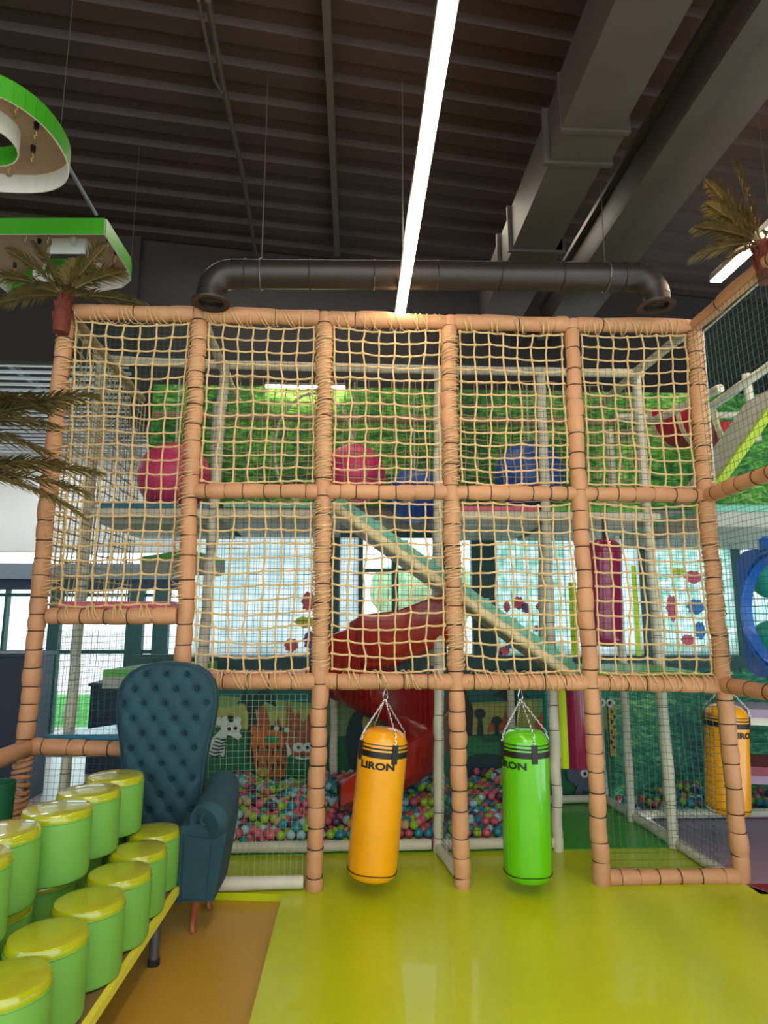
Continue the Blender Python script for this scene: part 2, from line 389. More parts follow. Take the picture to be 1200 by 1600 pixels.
# ================================================================ CEILING FITTINGS
def box_y(name,label,cat,xa,xb,ya,yb,za,zb,m):
    return tag(part(name,MB().use(m).box((xa,ya,za),(xb,yb,zb)),None,False),label,cat)
# led strip
def strip(label,x,z,y0,y1,w,wires):
    t=thing('led_strip',label,'ceiling light',(x,(y0+y1)/2,z))
    part('housing',MB().use('alu').box((x-w/2-.004,y0,z+.012),(x+w/2+.004,y1,z+.06)),t,False)
    part('diffuser',MB().use('led').box((x-w/2,y0+.002,z),(x+w/2,y1-.002,z+.03)),t,False,label='glowing warm white diffuser')
    part('added_upglow',MB().use('upglow').box((x-w/2,y0+.01,z+.061),(x+w/2,y1-.01,z+.064)),t,False,label='added glow strip that warms the ceiling')
    for yy in wires: part('suspension_wire',MB().use('alu').tube([(x,yy,z+.06),(x,yy,5.3)],.003,5),t)
strip('long glowing linear light hanging over the middle of the mat',.315,3.70,-1.5,4.27,.066,[.5,3.9])
strip('second linear light, seen behind the right palm',atz(1150,412,4.3).x,4.3,1.0,4.7,.09,[2,4])
p=at(415,604,YW-.08);q=at(540,606,YW-.08)
tt=thing('wall_light','slim warm strip light along the top of the foliage panel','wall light',((p.x+q.x)/2,YW-.08,p.z))
part('housing',MB().use('alu').box((p.x,YW-.10,p.z+.012),(q.x,YW-.001,p.z+.035)),tt,False); part('diffuser',MB().use('led').box((p.x,YW-.10,p.z-.004),(q.x,YW-.06,p.z+.012)),tt,False)
# round duct with two down-turned mouths
t=thing('round_duct','dark round air duct with a down-turned mouth at each end, above the front beam','duct',(.5,3.9,3.82))
pl=at(345,428,3.9); pr_=at(1012,434,3.9); rr=.094
zc=(pl.z+pr_.z)/2
part('pipe',MB().use('duct_dark').tube([(-.80,3.9,pl.z),(.4,3.9,zc),(1.88,3.9,pr_.z)],rr,28),t)
for k in range(7):
    x=-.72+k*.42
    part('joint_ring',MB().use('duct_dark').tube([(x+rr*0,3.9+(rr+.002)*math.cos(a),zc+(-.012+.004*k)*0+pl.z-zc+(pr_.z-pl.z)*(x+.8)/2.68+(rr+.002)*math.sin(a)) for a in [2*PI*j/24 for j in range(24)]],.004,5,closed=True),t)
for sx,x0,zz in ((-1,-.80,pl.z),(1,1.88,pr_.z)):
    pts=[(x0+sx*.14*math.sin(a),3.9,zz-.14+.14*math.cos(a)) for a in [PI/2*j/8 for j in range(9)]]
    e=part('elbow',MB().use('duct_dark').tube(pts,rr,28,cap=False),t)
    xe=x0+sx*.14; ze=zz-.14
    mo=MB().use('duct_dark').lathe([(rr,0),(rr,-.05),(rr+.012,-.052),(rr+.03,-.062),(rr+.028,-.072),(rr-.012,-.066),(rr-.015,-.04)],(xe,3.9,ze),32)
    ob=part('mouth_flange',mo,t)
    di=MB().use('black_vinyl').lathe([(rr-.014,0),(rr-.014,-.045)],(xe,3.9,ze),28); di.use('duct_dark').lathe([(.0,-.055),(.03,-.05),(.045,-.035)],(xe,3.9,ze),20)
    for k in range(4):
        a=k*PI/2+.4; di.tube([(xe+.03*math.cos(a),3.9+.03*math.sin(a),ze-.045),(xe+rr*math.cos(a),3.9+rr*math.sin(a),ze-.045)],.004,5)
    part('diffuser_disc',di,t)
for px in (409,945):
    p=at(px,405,3.9); part('hanger_wire',MB().use('duct').tube([(p.x,3.9,p.z-.04),(p.x,3.9,5.3)],.0035,5),t)
    part('clamp',MB().use('grey_metal').tube([(p.x,3.9+(rr+.004)*math.cos(a),pl.z+(pr_.z-pl.z)*(p.x+.8)/2.68+(rr+.004)*math.sin(a)) for a in [2*PI*j/24 for j in range(24)]],.006,5,closed=True),t)
# rectangular duct in tapering sections
t=thing('rectangular_duct','large rectangular air duct with stepped joints running back under the ceiling','duct',(1.45,3,4.5))
secs=[(-1.5,3.33,1.23,1.60),(3.33,3.62,1.245,1.64),(3.62,4.62,1.25,1.60),(4.62,5.0,1.255,1.66),(5.0,5.9,1.25,1.64)]
for a,b,x0,x1 in secs: part('duct_section',MB().use('duct').box((x0,a,4.5),(x1,b,4.86)),t,False)
for y,x0,x1 in ((3.34,1.225,1.655),(3.62,1.21,1.66),(4.62,1.22,1.68),(5.0,1.22,1.68)): part('joint_flange',MB().use('duct').box((x0,y,4.482),(x1,y+.03,4.88)),t,False)
box_y('ceiling_beam','wide dark steel beam running back beside the rectangular duct','beam',1.95,2.33,-1.5,6.2,4.5,4.8,'duct')
o=part('beam_flange',MB().use('duct').box((1.90,-1.5,4.80),(2.38,6.2,4.84)).box((1.90,-1.5,4.46),(2.02,6.2,4.5)),None,False); b=[x for x in bpy.data.objects if x.name=='ceiling_beam'][0]; o.parent=b
p=atz(503,0,5.2); t=part('ceiling_rail',MB().use('duct').box((p.x,-1.5,5.17),(p.x+.05,5.9,5.3)),None,False); tag(t,'thin ceiling rail left of the linear light','rail')
# conduits on the left
def pipe(label,pts,r,m='duct'): tag(part('conduit',MB().use(m).tube(pts,r,8),None),label,'conduit')
a=atz(310,0,5.15);b=atz(335,125,5.15);pipe('upper thin conduit left of the ceiling rail',[a,lerp(a,b,.5),b,b+Vector((0.03,.1,0))],.012)
a=atz(325,0,5.2);b=atz(347,125,5.2);c=atz(378,265,5.2);d=atz(400,400,5.2);pipe('long thick conduit left of the ceiling rail',[a,b,c,d],.02)
a=atz(95,240,4.8);b=atz(150,335,4.8);pipe('pale blue conduit between the two hanging letters',[a,b],.015,'grey_beam')
for px,py in ((845,0),):
    p=atz(px,py,5.3); 
# marquee letters
def letter(label,outer,hole,z1,z2,bulbs,loc):
    t=thing('marquee_letter',label,'sign letter',loc)
    def wall(name,poly,m_out,m_in,sgn):
        mb=MB(); n=len(poly); c=sum(poly,Vector())/n; th=.008
        for k in range(n):
            p,q=poly[k],poly[(k+1)%n]; d=(q-p); nn=Vector((d.y,-d.x,0)).normalized()*th
            if (p+nn-c).length<(p-c).length: nn=-nn
            if sgn<0: nn=-nn
            mb.use(m_out).add([(p.x+nn.x,p.y+nn.y,z1),(q.x+nn.x,q.y+nn.y,z1),(q.x+nn.x,q.y+nn.y,z2),(p.x+nn.x,p.y+nn.y,z2)],[(0,1,2,3)])
            mb.use(m_in).add([(p.x,p.y,z1),(q.x,q.y,z1),(q.x,q.y,z2),(p.x,p.y,z2)],[(0,1,2,3)])
            mb.add([(p.x,p.y,z1),(q.x,q.y,z1),(q.x+nn.x,q.y+nn.y,z1),(p.x+nn.x,p.y+nn.y,z1)],[(0,1,2,3)])
        part(name,mb,t,False)
    wall('outer_rim',outer,'letter_green','letter_white',1)
    wall('inner_rim',hole,'letter_green','letter_white',-1)
    o3=[Vector((p.x,p.y,z2)) for p in outer]; h3=[Vector((p.x,p.y,z2)) for p in hole]
    tr=tessellate_polygon([o3,h3]); part('back_panel',MB().use('letter_face').add(o3+h3,[tuple(x) for x in tr]),t,False)
    for bx,by in bulbs:
        q=atz(bx,by,z2-.09); b=part('bulb',MB().use('glass').lathe([(.0,-.085),(.012,-.083),(.022,-.07),(.026,-.055),(.022,-.035),(.012,-.012),(.010,0)],(q.x,q.y,z2-.035),14),t)
        part('bulb_cap',MB().use('bulb_cap').lathe([(.011,-.04),(.013,-.035),(.014,0)],(q.x,q.y,z2),12),b)
        part('filament',MB().use('filament').tube([(q.x,q.y,z2-.05),(q.x+.006,q.y,z2-.075),(q.x-.006,q.y,z2-.08),(q.x,q.y,z2-.1)],.0012,5),b)
    for k in (0,len(outer)//3):
        q=outer[k]; part('hanging_wire',MB().use('alu').tube([(q.x,q.y,z2),(q.x,q.y,5.3)],.002,4),t)
z1,z2=4.15,4.27
cx=atz(-30,225,z1); 
e0=atz(94,232,z1); n0=atz(-10,133,z1); f0=atz(0,300,z1)
c0=Vector((-2.07,(n0.y+f0.y)/2,z1)); rx=e0.x-c0.x; ry=(f0.y-n0.y)/2
out=[c0+Vector((rx*math.copysign(abs(math.cos(a))**.8,math.cos(a)),ry*math.copysign(abs(math.sin(a))**.9,math.sin(a)),0)) for a in [2*PI*k/40 for k in range(40)]]
h0=atz(25,228,z1); hx=h0.x-c0.x
hol=[c0+Vector((hx*math.cos(a),.18*math.sin(a),0)) for a in [2*PI*k/32 for k in range(32)]]
letter('round green edged letter with clear bulbs, upper left corner',out,hol,z1,z2,[(25,175),(55,215),(50,250),(14,268)],(c0.x,c0.y,z1))
out=[atz(x,y,z1) for x,y in [(-80,367),(163,367),(201,425),(203,438),(190,449),(150,456),(95,438),(50,441),(18,461),(-80,385)]]
hol=[atz(x,y,z1) for x,y in [(78,396),(132,396),(158,426),(120,429),(66,427)]]
letter('angular green edged letter with clear bulbs behind the left palm',out,hol,z1,z2,[(40,376),(75,378),(115,377),(60,392),(168,388),(180,408),(22,428)],(-1.5,3.4,z1))

# ================================================================ PADDED FRAME
nodes=[ [(105,487),(312,492),(507,497),(702,503),(893,508),(1084,510)],
        [(76,768),(297,767),(505,768),(705,769),(905,771),(1103,775)],
        [(49,1065),(284,1065),(500,1064.5),(713,1065),(923,1067),(1130,1070)],
        [(38,1165),(262,1350),(491,1383),(722,1383),(941,1383),(1160,1376)] ]
N=[[at(x,y,D) for x,y in r] for r in nodes]
for i in range(6): N[3][i].z=0.0; N[3][i].y=D
N[3][0]=at(30,1260,D); N[3][0].z=-.04; N[3][1]=Vector((N[2][1].x-.02,D,-.04))
RP=.052
ring=MB().use('tie').tube([(RP*.93*math.cos(a),RP*.93*math.sin(a),0) for a in [2*PI*k/20 for k in range(20)]],.0032,5,closed=True).mesh('tie_band')
frame=thing('padded_frame','tan padded tube frame of the play structure with dark tie bands','climbing frame',(0,D,0))
def padded(name,pts,r,m,parent,base,tie=True,gap=.125,label=None,fat=.10):
    # pts polyline; bulging pads between dark ties
    segs=[];tot=0
    pts=[Vector(p) for p in pts]
    L=[0]
    for a,b in zip(pts,pts[1:]): L.append(L[-1]+(b-a).length)
    T=L[-1]
    def P(s):
        s=max(0,min(T,s))
        for k in range(len(pts)-1):
            if s<=L[k+1]+1e-9: return lerp(pts[k],pts[k+1],(s-L[k])/max(1e-9,L[k+1]-L[k]))
        return pts[-1]
    ties=[];s=gap*.6
    while s<T-gap*.3: ties.append(s); s+=gap*R(.78,1.25)
    ss=[];n=max(4,int(T/.022)); base_s=[T*i/n for i in range(n+1)]
    allS=sorted(set(base_s+[t+e for t in ties for e in (-.006,0,.006) if 0<t+e<T]))
    ph=R(0,10); P2=[];RR=[]
    amp=fat if tie else .03
    pf=[R(.94,1.06) for _ in range(len(ties)+2)]; px_=[(R(-.005,.005),R(-.003,.003)) for _ in range(len(ties)+2)]
    for s in allS:
        d=min([abs(s-t) for t in ties] or [9])
        rr=r*(1-amp*math.exp(-(d/.016)**2))*(1+.04*math.sin(s*9+ph))
        ki=sum(1 for t in ties if t<s) if tie else 0; g_=1-math.exp(-(d/.03)**2) if tie else 0
        rr*=1+(pf[ki]-1)*g_
        if s<.001 or s>T-.001: rr*=.9
        P2.append(P(s)+Vector((.0025*math.sin(s*14+ph)+px_[ki][0]*g_,.0025*math.cos(s*11+ph),px_[ki][1]*g_))); RR.append(rr)
    o=part(name,MB().use(m).tube(P2,RR,18),parent,label=label)
    if tie:
        for t_ in ties:
            d=(P(t_+.02)-P(t_-.02)).normalized(); tb=bpy.data.objects.new('tie_band',ring); C.objects.link(tb); tb.parent=o
            q=Vector((0,0,1)).rotation_difference(d)
            q=q@Matrix.Rotation(R(-.12,.12),4,'X').to_quaternion()
            tb.matrix_local=Matrix.Translation(P(t_))@q.to_matrix().to_4x4()@Matrix.Scale(r/RP,4)
    return o
for i in range(6):
    pl=[N[0][i]+Vector((0,0,.03))]
    a,b,c=N[0][i],N[1][i],N[2][i]
    pl+=[a,lerp(a,b,.5)+Vector((R(-.006,.006),0,0)),b,lerp(b,c,.5)+Vector((R(-.006,.006),0,0)),c,N[3][i]]
    if i==0: pl=pl[:-1]+[at(38,1170,D)]
    padded('post',pl,RP,'tan_pad',frame,0)
# lower outer-left post: knotted wrap
q0=at(38,1175,D); q1=Vector((q0.x-.03,D,-.04))
padded('post',[q0,q1],.03,'white_pad',frame,0,label='thin pale post wrapped in rope at its foot',gap=.05,fat=.3)
wr=MB().use('tan_pad')
for k in range(11):
    z=q0.z-.03-k*.038; x=q0.x-.03*k/22
    wr.tube([(x+.045*math.cos(a),D+.045*math.sin(a),z+.01*math.sin(a+k)) for a in [2*PI*j/14 for j in range(14)]],.014,6,closed=True)
part('wrapping',wr,frame)
for lv in range(3):
    for i in range(5):
        if i==0 and lv in (1,2): continue
        a,b=N[lv][i],N[lv][i+1]; d=(b-a).normalized()*.03
        padded('beam',[a+d,lerp(a,b,.5)+Vector((0,0,R(-.004,.004))),b-d],RP*.93 if lv else RP,'tan_pad',frame,0,gap=.13 if lv else .3,fat=.1 if lv else .05)
a,b=at(76,962,D),at(276,961,D); padded('beam',[a,lerp(a,b,.5)-Vector((0,0,.008)),b],RP,'tan_pad',frame,0)
a,b=at(48,1166,D),at(262,1172,D); padded('beam',[a,b],RP*.9,'tan_pad',frame,0)
padded('beam',[at(950,1371,D),at(1150,1369,D)],.046,'tan_pad',frame,0,label='tan floor beam worn to its pale foam')
# returns toward the camera on both sides
XR=N[2][5].x
for lv,zz in ((0,N[0][5].z),(1,N[1][5].z),(2,N[2][5].z)):
    a=N[lv][5]; padded('beam',[a+Vector((0,-.03,0)),Vector((a.x,2.2,zz+(.02 if lv else 0)))],RP*.95,'tan_pad',frame,0,gap=.15 if lv else .5,fat=.08)
padded('post',[Vector((XR,3.12,3.75)),Vector((XR,3.12,0))],RP,'tan_pad',frame,0)
a=at(44,1168,D); padded('beam',[a,Vector((a.x,2.6,a.z))],RP*.95,'tan_pad',frame,0,gap=.6,fat=.03)

# inner white frame
inner=thing('padded_frame','white padded inner frame standing behind the tan front frame','climbing frame',(.2,5.0,0))
def Y2(z): return 4.65+.27*z/3.6
def Y3(z): return 5.25+.33*z/3.6
NX=[N[2][i].x for i in range(6)]; NXT=[N[0][i].x for i in range(6)]
for i in range(6):
    x0,x1=NX[i],NXT[i]
    if i!=2:
        zb=.0 if i not in (0,1) else 0
        xb={1:-1.10,3:.60,4:1.43,5:2.25,0:-1.95}[i]; xt={0:-2.03,1:-1.05,3:.68,4:1.53,5:2.33}[i]
        padded('post',[(xb,Y2(0),zb),(xt,Y2(3.6),3.6)],.038,'white_pad',inner,0,tie=True,gap=.16,fat=.05)
    if i>=3 or i==1:
        if i==1: padded('post',[(-1.2,Y3(1.2),1.2),(-1.25,Y3(3.5),3.5)],.034,'white_pad',inner,0,tie=False)
        else: padded('post',[({3:.66,4:1.55,5:2.21}[i],Y3(0),0 if i==5 else 1.2),({3:.76,4:1.72,5:2.36}[i],Y3(3.6),3.3)],.034,'white_pad',inner,0,tie=False)
padded('post',[(2.19,5.74,0),(2.19,5.78,1.24)],.032,'white_pad',inner,0,tie=False)
p=at(620,1190,5.6); padded('post',[(at(522,1110,5.7).x,5.72,0),(at(522,1110,5.7).x,5.72,1.13)],.036,'white_pad',inner,0,tie=False,label='pale post seen through the red slide')
p=at(803,1110,5.6); padded('post',[(p.x,5.7,0),(p.x,5.7,1.13)],.034,'white_pad',inner,0,tie=False)
zt=at(600,575,Y2(3.6)).z
padded('beam',[at(150,562,Y2(3.6)),at(350,570,Y2(3.6)),at(690,578,Y2(3.6)),at(1005,584,Y2(3.6))],.036,'white_pad',inner,0,tie=False)
padded('beam',[at(240,648,5.6),at(560,655,5.6),at(960,660,5.6)],.034,'rope_grey',inner,0,tie=False)
padded('beam',[at(960,652,5.5),at(1200,648,5.5),at(1400,645,5.5)],.032,'white_pad',inner,0,tie=False)
for i in (0,1,5):
    a=N[0][i]; padded('beam',[a+Vector((0,.06,0)),(a.x+{0:-.02,1:-.02,5:-.04}[i],Y2(3.6)-.03,3.6),(a.x-.04,YW-.1,3.58)],.036,'white_pad' if i else 'rope_grey',inner,0,tie=False)
padded('beam',[(2.6,4.2,3.2),(2.45,5.2,3.2),(2.40,5.7,3.2)],.032,'white_pad',inner,0,tie=False)
padded('beam',[at(1102,642,4.9),at(1240,545,4.1)],.034,'white_pad',inner,0,tie=False)
padded('post',[at(1165,585,4.6),at(1183,690,4.6)],.034,'white_pad',inner,0,tie=False)
# floor kerbs
padded('kerb',[(-1.08,D,.045),(-.28,D,.045)],.038,'white_pad',inner,0,tie=False,label='pale kerb at the foot of the chair bay')
padded('kerb',[(-1.08,4.66,.05),(.55,4.66,.05)],.036,'white_pad',inner,0,tie=False)
padded('kerb',[(.63,4.66,.05),(1.40,4.66,.05)],.036,'white_pad',inner,0,tie=False)
padded('kerb',[(.60,4.62,.035),(.67,4.14,.035)],.036,'white_pad',inner,0,tie=False)
padded('kerb',[(2.29,4.14,.035),(2.25,5.0,.035),(2.2,5.74,.035)],.036,'white_pad',inner,0,tie=False)
padded('kerb',[(1.55,5.72,.04),(2.17,5.74,.04)],.034,'white_pad',inner,0,tie=False)
padded('kerb',[(2.25,5.28,.04),(4.6,5.28,.04)],.034,'white_pad',inner,0,tie=False)
# short horizontal beams at second level (row 2)
for i in range(0,5):
    if i==2: continue
    a=Vector((NX[i],4.78,2.36)); b=Vector((NX[i+1],4.78,2.36)); padded('beam',[a,b],.036,'white_pad',inner,0,tie=False)

# ================================================================ PLATFORMS
def deck(label,x0,x1,y0,y1,z,top,th=.05,side=None):
    t=thing('platform',label,'platform',((x0+x1)/2,(y0+y1)/2,z-.1))
    part('board',MB().use('under_grey').box((x0,y0+.02,z-(.16 if z>2 else .075)),(x1,y1,z-th)),t,False)
    mb=MB().use(top); e=.012
    mb.add([(x0,y0,z-th),(x1,y0,z-th),(x1,y1,z-th),(x0,y1,z-th),(x0,y0,z-e),(x1,y0,z-e),(x1,y1,z-e),(x0,y1,z-e),(x0+e,y0+e,z),(x1-e,y0+e,z),(x1-e,y1-e,z),(x0+e,y1-e,z)],
      [(0,3,2,1),(0,1,5,4),(1,2,6,5),(2,3,7,6),(3,0,4,7),(4,5,9,8),(5,6,10,9),(6,7,11,10),(7,4,8,11),(8,9,10,11)])
    part('cushion',mb,t,False); return t
deck('upper platform with a blue cushion behind the left outer bay',-1.93,-1.08,4.85,5.8,2.45,'blue_vinyl')
deck('upper platform with a mint cushion behind the second bay',-1.0,-.12,4.85,5.8,2.47,'teal_vinyl')
deck('upper platform with a pink cushion right of the middle post',.72,1.45,4.85,5.8,2.45,'pink_vinyl')
deck('upper platform with a green cushion behind the fourth bay',1.52,2.3,4.85,5.8,2.45,'pad_green')
deck('lower platform with a pink cushion behind the tall teal chair',-1.08,-.31,4.15,4.6,1.225,'pink_vinyl')
deck('lower platform with a green cushion in the right outer bay',1.55,2.30,4.15,5.0,1.235,'pad_green')
def tri(label,pts,z,m,th=.05):
    t=thing('step_pad',label,'platform',(pts[0][0],pts[0][1],z-.1)); n=len(pts)
    part('board',MB().use('under_grey').prism([(x,y,z-th) for x,y in pts],(0,0,-.08)),t,False)
    part('cushion',MB().use(m).prism([(x,y,z) for x,y in pts],(0,0,-th)),t,False)
tri('blue triangular step cushion left of the teal chair',[(-1.86,4.13),(-1.12,4.13),(-1.12,4.62),(-1.45,4.62)],.885,'blue_vinyl')
tri('green step cushion beyond the blue one',[(-1.78,4.75),(-1.2,4.75),(-1.15,5.6),(-1.6,5.6)],1.22,'pad_green')
tri('pink step cushion on the waist-high left beam',[(-1.86,4.14),(-1.16,4.14),(-1.16,4.55),(-1.86,4.55)],1.69,'pink_vinyl')
tri('green step cushion below the blue upper platform',[(-1.75,5.3),(-1.2,4.7),(-1.10,5.5),(-1.2,5.75)],2.08,'pad_green')
# diagonal ramp
t=thing('ramp','sloping padded ramp dropping right across the two middle bays','ramp',(.7,4.5,1.2))
a,b=at(528,778,4.30),at(912,1052,4.30); dn=Vector((0,0,-.07))
d=(b-a).normalized(); nrm=Vector((-d.z,0,d.x)); 
if nrm.z<0: nrm=-nrm
def slab(mb,a,b,y0,y1,h0,h1):
    A=[a+nrm*h0,b+nrm*h0,b+nrm*h1,a+nrm*h1]; return mb.hexa([(A[0].x,y0,A[0].z),(A[1].x,y0,A[1].z),(A[1].x,y1,A[1].z),(A[0].x,y1,A[0].z),(A[3].x,y0,A[3].z),(A[2].x,y0,A[2].z),(A[2].x,y1,A[2].z),(A[3].x,y1,A[3].z)])
part('ramp_board',slab(MB().use('under_grey'),a,b,4.28,4.62,-.10,-.03),t,False)
part('ramp_mat',slab(MB().use('teal_vinyl'),a,b,4.28,4.62,-.03,.02),t,False)
part('side_rail',MB().use('cream').tube([a+nrm*-.065+Vector((0,-.03,0)),b+nrm*-.065+Vector((0,-.03,0))],.032,14),t)
part('side_rail',MB().use('cream').tube([Vector((a.x,4.66,a.z))-nrm*.06,Vector((b.x,4.66,b.z))-nrm*.06],.032,14),t)
slt=[]
for k in range(9):
    q=lerp(a,b,(k+.5)/9); part('grip_slat',MB().use('teal_vinyl').box((q.x-.02,4.3,q.z+.015),(q.x+.02,4.6,q.z+.04)),t,False)
# upper right ramp, crimson half tube
t=thing('half_tube','crimson half-tube with cream rims at the upper right','tunnel',(at(1110,680,5.3)))
def arc_tube(mb,c0,c1,r,a0,a1,n=22,th=.02):
    vs=[];fs=[]; ax=(c1-c0).normalized(); hz=Vector((-ax.y,ax.x,0)).normalized()
    for c in (c0,c1):
        for rr_ in (r,r-th):
            for k in range(n+1):
                a=a0+(a1-a0)*k/n; vs.append(c+hz*rr_*math.cos(a)+Vector((0,0,rr_*math.sin(a))))
    m=n+1
    for k in range(n):
        fs+=[(k,k+1,2*m+k+1,2*m+k),(m+k,m+k+1,3*m+k+1,3*m+k),(k,k+1,m+k+1,m+k),(2*m+k,2*m+k+1,3*m+k+1,3*m+k)]
    fs+=[(0,m,3*m,2*m),(n,m+n,3*m+n,2*m+n)]
    mb.add(vs,fs)
cL=at(1048,648,5.6); cR=at(1140,650,5.15); axd=(cR-cL).normalized()
mb=MB().use('crimson'); arc_tube(mb,cL,cR,.31,PI,2*PI); part('shell',mb,t)
for cc in (cL-axd*.05,cR,lerp(cL,cR,.42)):
    mb=MB().use('cream'); arc_tube(mb,cc,cc+axd*.045,.318,PI,2*PI,th=.03); part('rim',mb,t)
t=thing('ramp','lime edged ramp climbing out of frame at the right','ramp',at(1160,700,4.2))
a,b=at(1112,762,4.3),at(1235,590,4.0)
for nm,m,w0,w1,th in (('ramp_board','under_grey',.04,.5,.06),('side_rail','lime_pad',0,.05,.09)):
    mb=MB().use(m); mb.hexa([a+Vector((0,w0,-th)),b+Vector((0,w0,-th)),b+Vector((0,w1,-th)),a+Vector((0,w1,-th)),a+Vector((0,w0,0)),b+Vector((0,w0,0)),b+Vector((0,w1,0)),a+Vector((0,w1,0))]); part(nm,mb,t,False)
deck('pale platform beyond the right outer post at upper level',2.5,4.2,4.3,5.8,2.38,'teal_vinyl')
# spheres on the upper deck
def ball(label,px,py,r,m,Y=5.2,post=True):
    c=at(px,py,Y); t=thing('climbing_ball',label,'ball',(c.x,c.y,c.z-r))
    part('ball',MB().use(m).sphere(c,r,4),t)
    part('seam',MB().use(m).tube([c+Vector((r*math.cos(a),0,r*math.sin(a))) for a in [2*PI*k/40 for k in range(40)]],.006,5,closed=True),t)
    part('strap',MB().use('white_pad').tube([c+Vector((0,0,r)),(c.x,c.y,3.58)],.008,6),t)
    return t
ball('large pink ball hanging behind the first post',272,746,.29,'pink_ball')
ball('large pink ball hanging right of the second post',553,742,.26,'pink_ball')
ball('large blue ball hanging between third and fourth posts',828,744,.29,'blue_ball')
ball('blue ball half hidden left of the middle post',648,775,.24,'blue_ball',5.4)
c=at(490,702,5.1); tag(part('hoop',MB().use('white_pad').tube([c+Vector((.32*math.cos(a),0,.48*math.sin(a))) for a in [2*PI*k/48 for k in range(48)]],.012,8,closed=True),None),'thin white hoop opening in the net behind the second bay','hoop')

# ================================================================ NETS
def rope_panel(label,P00,P10,P01,P11,nx,nz,m='rope',r=.0062,jit=.008,lace=(1,1,1,1),inset=.02,group='knotted rope nets',lr=None,sag=.012,knot=True):
    """P00 bottom-left, P10 bottom-right, P01 top-left, P11 top-right"""
    W=(Vector(P10)-Vector(P00)); 
    nrm=W.cross(Vector(P01)-Vector(P00)).normalized()
    if nrm.y>0: nrm=-nrm
    g={}
    ph=R(0,6)
    for j in range(nz+1):
        for i in range(nx+1):
            u=i/nx; v=j/nz
            p=lerp(lerp(P00,P10,u),lerp(P01,P11,u),v)
            e=math.sin(PI*u)*math.sin(PI*v)**.5 if 0<v<1 else 0
            k=1 if 0<i<nx and 0<j<nz else .45
            p=p+W.normalized()*(R(-jit,jit)*k+.010*math.sin(v*7+ph+u*3)*k)+Vector((0,0,R(-jit,jit)*k*.8-sag*math.sin(PI*u)*(1.0-.3*v)+.008*math.sin(u*6+v*4+ph)))+nrm*(R(-.004,.004)-.02*e*math.sin(ph))
            g[i,j]=p
    mb=MB().use(m)
    def strand(seq,hor):
        pts=[]
        for a,b in zip(seq,seq[1:]):
            q=lerp(a,b,.5)
            q+= Vector((0,0,-.005)) if hor else W.normalized()*R(-.004,.004)
            pts+=[a,q]
        pts.append(seq[-1]); mb.tube(pts,r,5)
    for i in range(nx+1): strand([g[i,j] for j in range(nz+1)],False)
    for j in range(nz+1): strand([g[i,j] for i in range(nx+1)],True)
    o=part('rope_net',mb,None); tag(o,label,'rope net',group)
    if knot:
        kb=MB().use(m)
        for (i,j),p in g.items(): kb.sphere(p,r*2.1,1,(R(.9,1.3),1,R(.8,1.2)))
        part('knots',kb,o,stuff=True)
    lb=MB().use(m); rr=lr or RP+.006; rl=r*.55; any_=False
    def coil(A,B,turns,rr,both=True):
        n=turns*12; pts=[]; dd=(B-A); ax=dd.normalized(); u=Vector((0,-1,0)); v=ax.cross(u).normalized(); po=R(0,6)
        for k in range(n+1):
            t_=k/n; a=2*PI*turns*t_; t2=t_+.35/turns*math.sin(a*.5+po)
            pts.append(A+dd*max(0,min(1,t2))+u*rr*math.cos(a)+v*rr*math.sin(a))
        lb.tube(pts,rl,4)
        if both: coil(B,A,turns,rr,False)
    off=RP
    if lace[0]: coil(Vector(P00)-Vector((0,0,off+inset-.012)),Vector(P10)-Vector((0,0,off+inset-.012)),nx+1,rr); any_=True
    if lace[1]: coil(Vector(P01)+Vector((0,0,off+inset-.012)),Vector(P11)+Vector((0,0,off+inset-.012)),nx+1,rr); any_=True
    wd=W.normalized()
    if lace[2]: coil(Vector(P00)-wd*(off+inset),Vector(P01)-wd*(off+inset),int(nz*1.3),rr); any_=True
    if lace[3]: coil(Vector(P10)+wd*(off+inset),Vector(P11)+wd*(off+inset),int(nz*1.3),rr); any_=True
    if any_: part('lacing',lb,o)
    return o
ins=.02; e=RP+ins
def corner(lv0,lv1,i):
    a,b=N[lv0][i],N[lv0][i+1]; c,d=N[lv1][i],N[lv1][i+1]
    return (a+Vector((e,0,e)),b+Vector((-e,0,e)),c+Vector((e,0,-e)),d+Vector((-e,0,-e)))
ordn=['left outer','second','middle','fourth','right outer']
for i in range(1,5):
    P=corner(1,0,i); rope_panel('tan rope net filling the upper %s bay of the front'%ordn[i],*P,7 if i!=1 else 7,12,lace=(0,1,i in(2,3),i in (1,2,4)))
    P=corner(2,1,i); rope_panel('tan rope net filling the middle-height %s bay of the front'%ordn[i],*P,7,12,lace=(1,0,i in(2,3),i in (1,2,4)))
a,b=at(76,962,D),at(276,961,D)
rope_panel('tall tan rope net of the left outer bay, above the waist-high beam',a+Vector((e,0,e)),Vector((N[1][1].x-e-.03,D,b.z+e)),N[0][0]+Vector((e,0,-e)),N[0][1]+Vector((-e,0,-e)),7,20,lace=(1,1,1,1))
# left side nets, running back
x0=N[0][0].x; xb=N[2][0].x
rope_panel('rope net on the left flank, front half',Vector((xb,4.17,1.68)),Vector((xb-.02,4.76,1.68)),Vector((x0,4.17,3.53)),Vector((x0-.02,4.88,3.53)),7,19,lace=(0,1,0,0),m='rope',r=.0055)
rope_panel('rope net on the left flank, rear half',Vector((xb-.02,4.84,1.68)),Vector((xb-.02,5.75,1.68)),Vector((x0-.02,4.95,3.53)),Vector((x0-.02,5.78,3.53)),9,19,lace=(0,0,0,0),m='rope',r=.005)
